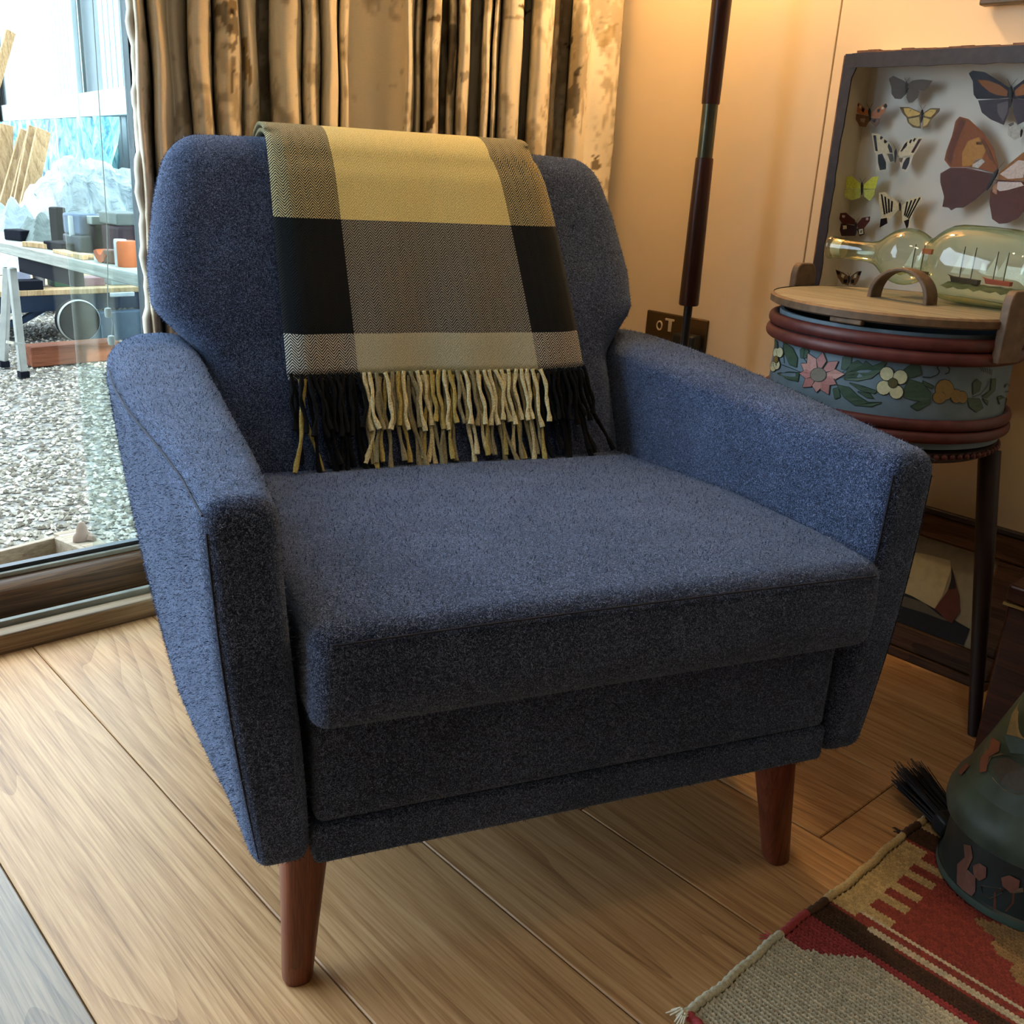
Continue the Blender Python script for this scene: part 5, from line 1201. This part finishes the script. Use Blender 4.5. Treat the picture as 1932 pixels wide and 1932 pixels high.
# timber planks leaning
M_pine = wood_mat('pale pine', rgb(104, 80, 46), rgb(138, 110, 70), rgb(164, 138, 98), 'Z', 1.0, .8, True, ringscale=4)
yp = Y(6.9)
def lean_plank(label, u0, v0, u1, v1, w, dy=0, yy=yp, grp='timber boards leaning outside'):
    a = P(u0, v0, y=yy + dy); b_ = P(u1, v1, y=yy - .06 + dy); b_ = a + (b_ - a) * (a[2] - GZ - .02) / (a[2] - b_[2]); o = MB().bar((0, 0, 0), tuple(b_ - a), w * .75, .03, upv=(0, 1, 0)).build('timber_board', M_pine, None, bev=.003); o.location = a
    tag(o, label, 'board', grp); return o
lean_plank('broad upright tan timber board at the far left outside', 12, 236, 10, 350, .12)
lean_plank('narrow leaning timber board, left of the leaning stack outside', 46, 246, 18, 345, .08, -.08)
lean_plank('leaning timber board second from the left in the outdoor stack', 56, 256, 34, 345, .07, -.16)
lean_plank('leaning timber board in the middle of the outdoor stack', 64, 240, 44, 342, .10, -.24)
lean_plank('rightmost pale timber board of the leaning outdoor stack', 82, 246, 62, 338, .13, -.32)
lean_plank('thin wooden stick leaning at the top left outside', 20, 60, -6, 150, .07, -1.2)

# plastic-covered heap
hp = MB(); M_plastic, nt, b = mat('translucent dust sheet'); b.inputs['Base Color'].default_value = rgb(206, 214, 212); b.inputs['Roughness'].default_value = .25; b.inputs['Transmission Weight'].default_value = .0
v = texco(nt); s1_ = noise(nt, v, 5, 4, .6, 1.0); nt.links.new(ramp(nt, s1_, [(.35, rgb(92, 102, 104)), (.6, rgb(144, 152, 150))]), b.inputs['Base Color']); bump(nt, b, s1_, .8, .05)
yh = Y(6.1); L0 = P(45, 405, y=yh); L1 = P(140, 300, y=yh); L2 = P(262, 330, y=yh)
ctrl = [(L0[0] - .2, GZ + .3), (L0[0], L0[2]), ((L0[0] + L1[0]) / 2, (L0[2] + L1[2]) / 2 + .03), (L1[0], L1[2]), ((L1[0] + L2[0]) / 2, L1[2] - .02), (L2[0], L2[2]), (L2[0] + .7, L2[2] - .2), (L2[0] + .9, GZ + .2)]
V = []; nyh = 14
for j in range(nyh + 1):
    f = j / nyh; sg_ = math.sin(math.pi * min(1, .08 + f * .92)) ** .6
    for i in range(50):
        t_ = i / 49 * (len(ctrl) - 1); k = min(int(t_), len(ctrl) - 2); fr_ = t_ - k; x_ = ctrl[k][0] * (1 - fr_) + ctrl[k + 1][0] * fr_; z_ = ctrl[k][1] * (1 - fr_) + ctrl[k + 1][1] * fr_
        V.append((x_, yh - .25 + f * .9 + .02 * math.sin(i * 1.7), GZ + (z_ - GZ) * (sg_ if j not in (0, nyh) else .05) + .025 * math.sin(i * .9 + j * 1.3) + .015 * math.sin(i * 2.9 - j * 2.1)))
V = np.array(V); ii = np.arange(len(V)).reshape(nyh + 1, 50); Fq = np.stack([ii[:-1, :-1], ii[:-1, 1:], ii[1:, 1:], ii[1:, :-1]], -1).reshape(-1, 4)
o = mesh_obj('plastic_sheet', V, Fq, M_plastic, None, True); tag(o, 'crumpled clear plastic sheet draped over a heap in the yard', 'sheet')

# trestle work table
TY = Y(4.3); tz = P(20, 480, y=TY)[2]
f0 = P(20, 480, y=TY); f1 = P(254, 538, z=tz); fd = f1 - f0; fd[2] = 0; fd /= np.linalg.norm(fd); fn = np.array([-fd[1], fd[0], 0]); fn = fn if fn @ f0 > 0 else -fn
tt = thing('work_table', 'grey plank work table on metal trestle legs in the yard', 'table', (f0[0], f0[1], GZ), math.atan2(fd[1], fd[0]))
sn = 1 if (-math.sin(math.atan2(fd[1], fd[0])) * fn[0] + math.cos(math.atan2(fd[1], fd[0])) * fn[1]) > 0 else -1
hgt_t = tz - GZ
M_wth = wood_mat('weathered grey plank', rgb(82, 80, 70), rgb(112, 112, 100), rgb(138, 138, 126), 'X', 1.0, .7, True, ringscale=3)
for k in range(3):
    MB().box((-.5, min(sn * (.0 + .16 * k), sn * (.155 + .16 * k)), hgt_t - .004), (1.9, max(sn * (.0 + .16 * k), sn * (.155 + .16 * k)), hgt_t + .045)).build('table_plank', M_wth, tt, bev=.004)
MB().box((.03, min(sn * .02, sn * .06), hgt_t - .075), (.62, max(sn * .02, sn * .06), hgt_t - .004)).build('apron', M_blackout, tt)
cT, sT = math.cos(-math.atan2(fd[1], fd[0])), math.sin(-math.atan2(fd[1], fd[0]))
def loc_t(p): dx, dy = p[0] - f0[0], p[1] - f0[1]; return (dx * cT - dy * sT, dx * sT + dy * cT, p[2] - GZ)
for (tu, tv, fu, fv) in ((22, 505, 45, 712), (14, 505, 8, 692)):
    fo = G(fu, fv); to = P(tu, tv, y=fo[1] + (-.02 if fu == 45 else -.05)); lo = loc_t(to); lf = loc_t(fo)
    MB().bar(lo, (lf[0], lf[1], .03), .034, .034).build('trestle_leg', M_metal, tt, bev=.004); MB().bar((lf[0], lf[1], .03), (lf[0], lf[1], 0), .042, .042).build('rubber_foot', M_blackout, tt)
    MB().bar((lo[0] + 1.5, lo[1], lo[2]), (lf[0] + 1.5, lf[1], 0), .034, .034).build('trestle_leg', M_metal, tt, bev=.004)
fo = loc_t(P(12, 645, y=TY - .1)); fo2 = loc_t(P(42, 650, y=TY - .1)); MB().bar(fo, fo2, .012, .012).build('trestle_stay', M_metal, tt)

def on_table(name, label, cat, u, v, w, dpt, hh, mt, rz=0, z0=None, shape='box', dep=.12, tilt=0, grp=None):
    "item whose lower front edge centre is seen at u,v on the table top"
    z_ = tz + .045 if z0 is None else z0
    p = P(u, v, z=z_ + hh * .45) if False else P(u, v, z=z_)
    if shape == 'box': o = MB().box((-w / 2, -dpt / 2, 0), (w / 2, dpt / 2, hh)).build(name, mt, None, bev=min(w, dpt, hh) * .12)
    elif shape == 'cyl': o = MB().lathe([(w * .46, 0), (w / 2, .004), (w * .5, hh), (w * .44, hh + .003)], 24).build(name, mt, None, True)
    o.location = (p[0], p[1], z_); o.rotation_euler = (tilt, 0, rz); tag(o, label, cat, grp); return o
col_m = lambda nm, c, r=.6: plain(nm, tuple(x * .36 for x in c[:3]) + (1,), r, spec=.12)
T0 = tz + .045
def tab(dx, dy): # point on table: along front edge dx from f0, back dy
    return (f0[0] + fd[0] * dx + fn[0] * dy, f0[1] + fd[1] * dx + fn[1] * dy, T0)
def edge_x(u, dy=0):   # distance along the front edge below picture column u
    w = R @ np.array([u - 966., -(490 - 966.), -F]); a = np.array([[w[0], -fd[0]], [w[1], -fd[1]]]); return np.linalg.solve(a, f0[:2] + fn[:2] * dy)[1]
def item(name, label, cat, u, dy, size, mt, rz=0, tilt=0, dz=0, shape='box', grp='clutter on the outdoor work table'):
    p = tab(edge_x(u, dy), dy); w, dpt, hh = size
    if shape == 'box': m = MB().box((-w / 2, -dpt / 2, 0), (w / 2, dpt / 2, hh)); o = m.build(name, mt, None, bev=min(size) * .12)
    elif shape == 'cyl': o = MB().lathe([(.001, 0), (w * .47, 0), (w / 2, .006), (w * .5, hh - .006), (w * .46, hh), (.001, hh)], 24).build(name, mt, None, True)
    elif shape == 'arch':
        vs = []; n = 14
        for k in range(n + 1):
            a = math.pi * (1.1 + .75 * k / n)
            for r_ in (w / 2, w / 2 - .03):
                for yv in (-dpt / 2, dpt / 2): vs.append((r_ * math.cos(a), yv, r_ * math.sin(a) + w / 2))
        fs = []
        for k in range(n):
            b0_ = 4 * k; fs += [(b0_, b0_ + 1, b0_ + 5, b0_ + 4), (b0_ + 2, b0_ + 6, b0_ + 7, b0_ + 3), (b0_, b0_ + 4, b0_ + 6, b0_ + 2), (b0_ + 1, b0_ + 3, b0_ + 7, b0_ + 5)]
        fs += [(0, 2, 3, 1), (4 * n, 4 * n + 1, 4 * n + 3, 4 * n + 2)]; o = MB().add(vs, fs).build(name, mt, None)
    elif shape == 'cloth':
        n = 14; vs = []
        for j in range(n + 1):
            for i in range(n + 1):
                x_, y_ = (i / n - .5) * w, (j / n - .5) * dpt; e = max(abs(x_) / (w / 2), abs(y_) / (dpt / 2)); vs.append((x_, y_, hh * (1 - e ** 2) * (.85 + .15 * math.sin(i * 1.1 + j * .9)) + .004))
        o = MB().add(vs, [(j * (n + 1) + i, j * (n + 1) + i + 1, (j + 1) * (n + 1) + i + 1, (j + 1) * (n + 1) + i) for j in range(n) for i in range(n)]).build(name, mt, None)
    o.location = (p[0], p[1], p[2] + dz); o.rotation_euler = (tilt, 0, math.atan2(fd[1], fd[0]) + rz); tag(o, label, cat, grp); return o
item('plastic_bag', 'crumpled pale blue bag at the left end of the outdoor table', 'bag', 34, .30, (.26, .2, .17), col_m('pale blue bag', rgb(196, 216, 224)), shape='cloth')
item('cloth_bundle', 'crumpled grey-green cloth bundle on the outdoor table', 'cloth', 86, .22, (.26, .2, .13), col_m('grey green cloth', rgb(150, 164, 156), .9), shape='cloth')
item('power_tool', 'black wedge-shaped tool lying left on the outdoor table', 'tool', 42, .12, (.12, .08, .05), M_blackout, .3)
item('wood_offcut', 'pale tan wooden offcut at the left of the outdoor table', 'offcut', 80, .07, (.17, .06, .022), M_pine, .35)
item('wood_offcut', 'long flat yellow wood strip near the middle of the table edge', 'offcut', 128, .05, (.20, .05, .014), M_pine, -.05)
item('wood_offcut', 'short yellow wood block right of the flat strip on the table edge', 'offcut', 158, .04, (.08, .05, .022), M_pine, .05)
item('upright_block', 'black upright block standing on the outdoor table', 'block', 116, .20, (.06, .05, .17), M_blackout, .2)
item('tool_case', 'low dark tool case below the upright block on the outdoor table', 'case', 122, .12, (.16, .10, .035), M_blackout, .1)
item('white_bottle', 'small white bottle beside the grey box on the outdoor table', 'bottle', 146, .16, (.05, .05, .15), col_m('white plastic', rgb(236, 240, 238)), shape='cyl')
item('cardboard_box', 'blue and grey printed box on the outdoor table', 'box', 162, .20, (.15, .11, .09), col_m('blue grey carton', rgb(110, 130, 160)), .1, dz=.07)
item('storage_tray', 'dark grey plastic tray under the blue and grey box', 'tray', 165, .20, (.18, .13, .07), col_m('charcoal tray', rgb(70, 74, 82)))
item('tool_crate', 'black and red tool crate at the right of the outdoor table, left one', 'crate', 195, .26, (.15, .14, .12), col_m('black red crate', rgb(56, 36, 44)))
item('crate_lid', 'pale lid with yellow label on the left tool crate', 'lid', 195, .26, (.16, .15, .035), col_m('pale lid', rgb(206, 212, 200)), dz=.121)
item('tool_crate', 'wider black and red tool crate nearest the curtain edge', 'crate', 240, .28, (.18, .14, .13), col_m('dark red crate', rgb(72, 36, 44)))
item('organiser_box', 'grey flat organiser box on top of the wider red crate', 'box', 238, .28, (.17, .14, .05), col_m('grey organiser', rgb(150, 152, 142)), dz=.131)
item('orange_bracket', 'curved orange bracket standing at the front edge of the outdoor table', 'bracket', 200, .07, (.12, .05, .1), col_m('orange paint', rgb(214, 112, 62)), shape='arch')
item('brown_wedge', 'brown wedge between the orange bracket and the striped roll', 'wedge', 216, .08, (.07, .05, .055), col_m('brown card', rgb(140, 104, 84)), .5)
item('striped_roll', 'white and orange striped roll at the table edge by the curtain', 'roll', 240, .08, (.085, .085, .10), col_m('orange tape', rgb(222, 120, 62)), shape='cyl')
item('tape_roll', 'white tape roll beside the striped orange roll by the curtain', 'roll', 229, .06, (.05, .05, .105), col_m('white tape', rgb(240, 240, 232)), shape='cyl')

# second bench further back with blue cover, boxes on it
SY = Y(5.0); sa_ = P(-20, 552, y=SY); sb_ = P(262, 540, y=SY); s_z = (sa_[2] + sb_[2]) / 2
b2 = thing('low_bench', 'low dark blue bench with pale top behind the work table outside', 'bench', (sa_[0] - .3, SY, GZ))
bl_w = sb_[0] - sa_[0] + 1.0; bh_ = s_z - GZ
MB().box((0, 0, bh_ - .03), (bl_w, .7, bh_)).build('bench_top', M_pine, b2, bev=.004)
M_navy = col_m('blue black steel', rgb(40, 56, 78))
MB().box((0, .02, bh_ - .12), (bl_w, .68, bh_ - .03)).build('bench_frame', M_navy, b2)
for x_ in (.08, bl_w - .1): MB().bar((x_, .1, bh_ - .1), (x_, .1, .0), .06, .05).build('bench_leg', M_navy, b2)
pa = P(48, 607, y=SY); pb = P(110, 572, y=SY); MB().bar((pa[0] - sa_[0] + .3, .05, pa[2] - GZ), (pb[0] - sa_[0] + .3, .05, pb[2] - GZ), .04, .03).build('brace', M_navy, b2)
MB().bar((pa[0] - sa_[0] + .3, .05, pa[2] - GZ), (pa[0] - sa_[0] - .25, .05, 0), .04, .03).build('brace', M_navy, b2)
def bench_item(name, label, cat, u, v0, v1, wpx, mt, shape='box', dy=.10):
    p = P(u, v0, y=SY + dy); q = P(u, v1, y=SY + dy); w = abs(P(u + wpx / 2, v0, y=SY + dy)[0] - P(u - wpx / 2, v0, y=SY + dy)[0]); h_ = max(q[2] - s_z, .03)
    o = (MB().box((-w / 2, 0, 0), (w / 2, .12, h_)).build(name, mt, None, bev=.004) if shape == 'box' else MB().lathe([(.001, 0), (w * .42, 0), (w / 2, h_ * .8), (w * .54, h_ * .8), (w * .54, h_), (.001, h_)], 28).build(name, mt, None, True))
    o.location = (p[0], SY + dy + (.08 if shape != 'box' else 0), s_z); tag(o, label, cat, 'tubs and boxes on the low bench'); return o
bench_item('paper_bag', 'pale lilac bag at the left of the low bench', 'bag', 45, 540, 512, 30, col_m('lilac bag', rgb(206, 208, 226)))
tb = bench_item('tub', 'white tub with a red lid and yellow label on the low bench', 'tub', 84, 542, 512, 24, col_m('white tub', rgb(226, 222, 216)), 'tub')
rlid = MB().lathe([(.001, 0), (.09, 0), (.09, .03), (.001, .03)], 28).build('lid', col_m('red lid', rgb(196, 40, 52)), tb, True); rlid.location = (0, 0, max(P(86, 512, y=SY + .1)[2] - s_z, .03) * .9)
bench_item('green_box', 'green box with white lettering panel on the low bench', 'box', 119, 537, 513, 32, col_m('green carton', rgb(38, 96, 62)))
bench_item('grey_box', 'dark grey box beside the green box on the low bench', 'box', 144, 536, 512, 17, col_m('grey carton', rgb(92, 104, 104)))
bench_item('pink_box', 'pink carton with pale top on the low bench', 'box', 178, 538, 524, 42, col_m('pink carton', rgb(190, 140, 138)))
bench_item('white_box', 'white box on top right part of the low bench near the curtain', 'box', 232, 533, 514, 46, col_m('white carton', rgb(206, 220, 212)))
o = bench_item('power_tool', 'black power tool lying at the front of the low bench', 'tool', 60, 546, 530, 46, M_blackout, dy=.01)
# blue-grey cabinet under the bench, wheel
cy_ = SY - .05; ca_ = P(138, 640, y=cy_); cb_ = P(262, 650, y=cy_); cz1 = P(200, 548, y=cy_)[2]
fc = thing('metal_cabinet', 'blue-grey metal cabinet under the right end of the low bench', 'cabinet', (ca_[0], cy_, GZ))
MB().box((0, 0, 0), (cb_[0] - ca_[0] + .3, .08, min(cz1, s_z - .13) - GZ)).build('body', col_m('blue grey steel', rgb(96, 116, 134)), fc, bev=.006)
pA = P(232, 556, y=cy_ - .02); MB().box((pA[0] - ca_[0] - .07, -.018, pA[2] - GZ - .012), (pA[0] - ca_[0] + .07, 0, pA[2] - GZ + .012)).build('handle', col_m('white handle', rgb(226, 232, 232)), fc, bev=.005)
for u_ in (165, 190, 214): pA = P(u_, 600, y=cy_); MB().box((pA[0] - ca_[0] - .004, -.006, .02), (pA[0] - ca_[0] + .004, 0, bh_ - .2)).build('panel_rib', col_m('pale rib', rgb(130, 150, 164)), fc)
wy = cy_ - .12; wc_ = P(146, 604, y=wy); wr_ = abs(P(104, 600, y=wy)[0] - wc_[0]) * .98; 
wh = thing('wheel', 'black wheel with a pale rim in front of the blue-grey cabinet', 'wheel', (wc_[0], wy, max(wc_[2], GZ + wr_)))
MB().lathe([(.02, .03), (wr_ * .55, .03), (wr_ * .9, .035), (wr_, .02), (wr_, -.02), (wr_ * .9, -.035), (.02, -.03)], 48, ((0, 0, 0), (0, -1, 0))).build('tyre', M_blackout, wh, True)
MB().lathe([(wr_ * .96, .038), (wr_ * 1.0, .030), (wr_ * 1.01, .024)], 48, ((0, 0, 0), (0, -1, 0)), cap=False).build('rim', M_metal, wh, True)
# red-brown timber baulk on gravel
a_ = G(62, 694); c_ = G(150, 686); d_ = c_ - a_; L_ = np.linalg.norm(d_) * 1.95
o = MB().box((0, 0, 0), (L_, .12, .10)).build('timber_baulk', wood_mat('reddish baulk', rgb(60, 30, 18), rgb(96, 54, 34), rgb(120, 72, 48), 'X', 1, .8, False, spec=.1, ringscale=3), None, bev=.006); o.location = a_; o.rotation_euler = (0, 0, math.atan2(d_[1], d_[0]) + .0); tag(o, 'reddish-brown timber baulk lying on the gravel before the wheel', 'timber')
# pull cord hanging outside the glass
yc_ = 1.90; m = MB(); cpts = [P(u_, v_, y=yc_) for u_, v_ in ((202, 430), (203, 500), (203, 575), (206, 592), (212, 610), (210, 642))]
cd = thing('pull_cord', 'thin white cord with two knots hanging outside the glass', 'cord', tuple(cpts[-1]))
cz_top = 2.3; top = (cpts[0][0] + .02, yc_, cz_top)
MB().tube([tuple(np.array(p) - cpts[-1]) for p in [np.array(top)] + cpts], .0009, 6).build('cord', col_m('white cord', rgb(214, 214, 206)), cd, True)
for (u_, v_) in ((204, 590), (210, 642)): 
    q = P(u_, v_, y=yc_) - cpts[-1]; MB().lathe([(.001, -.010), (.006, -.008), (.007, 0), (.006, .008), (.001, .010)], 12, (tuple(q), (0, 0, 1))).build('knot', col_m('white cord knot', rgb(214, 214, 206)), cd, True)
# shallow wooden crate close to the glass
cr_y1 = 2.46
cr = thing('wooden_crate', 'shallow weathered wooden crate on the gravel beside the glass door', 'crate', (0, 0, 0))
M_crt = wood_mat('dusty crate wood', rgb(90, 76, 60), rgb(124, 108, 88), rgb(150, 136, 114), 'X', 1.0, .8, True, ringscale=3)
zc = GZ + .13
q1 = P(-30, 1094, z=zc); q2 = P(172, 1040, z=zc); q3 = P(105, 1012, z=zc); q4 = P(-30, 1046, z=zc)
for a, b_, tt_ in ((q1, q2, .012), (q4, q3, .012), (q2, q3, .03)):
    m = MB().bar((a[0], a[1], GZ + .065), (b_[0], b_[1], GZ + .065), .016 if tt_ < .02 else .016, .13); m.build('crate_side', M_crt, cr, bev=.002)
m = MB().add([(q1[0], q1[1], GZ + .015), (q2[0], q2[1], GZ + .015), (q3[0], q3[1], GZ + .015), (q4[0], q4[1], GZ + .015)], [(0, 1, 2, 3)]); m.build('crate_floor', col_m('reddish crate floor', rgb(122, 92, 72), .9), cr)
e1 = P(100, 1005, z=zc); e2 = P(150, 996, z=zc); e3 = P(212, 1030, z=zc); e4 = P(172, 1040, z=zc)
m = MB().add([tuple(p) for p in (e1, e2, e3, e4)] + [(p[0], p[1], GZ) for p in (e1, e2, e3, e4)], [(0, 1, 2, 3), (4, 7, 6, 5), (0, 4, 5, 1), (1, 5, 6, 2), (2, 6, 7, 3), (3, 7, 4, 0)]); m.build('crate_end_block', M_crt, cr, bev=.002)
p = P(156, 1020, z=zc); o = MB().lathe([(.001, 0), (.020, .002), (.019, .014), (.012, .024), (.011, .036), (.006, .048), (.001, .050)], 12, scale=(1.2, .7)).lathe([(.001, 0), (.014, .003), (.012, .014), (.001, .018)], 10, ((.016, -.008, 0), (.3, 0, 1))).build('stone_ornament', plain('brown stone', rgb(112, 92, 76), .9, bumpd=.003), None, True); o.location = p; tag(o, 'small brown lumpy stone ornament on the crate corner', 'ornament')
p = P(200, 1036, z=zc); o = MB().lathe([(.001, 0), (.045, .0), (.048, .02), (.04, .032), (.001, .036)], 14, scale=(1.2, .7)).build('flat_stone', plain('pale flat stone', rgb(170, 152, 128), .9, bumpd=.003), None, True); o.location = (p[0] + .05, p[1] - .02, GZ); o.scale = (1, 1, 3); tag(o, 'rounded buff stone beside the crate at the glass', 'stone')
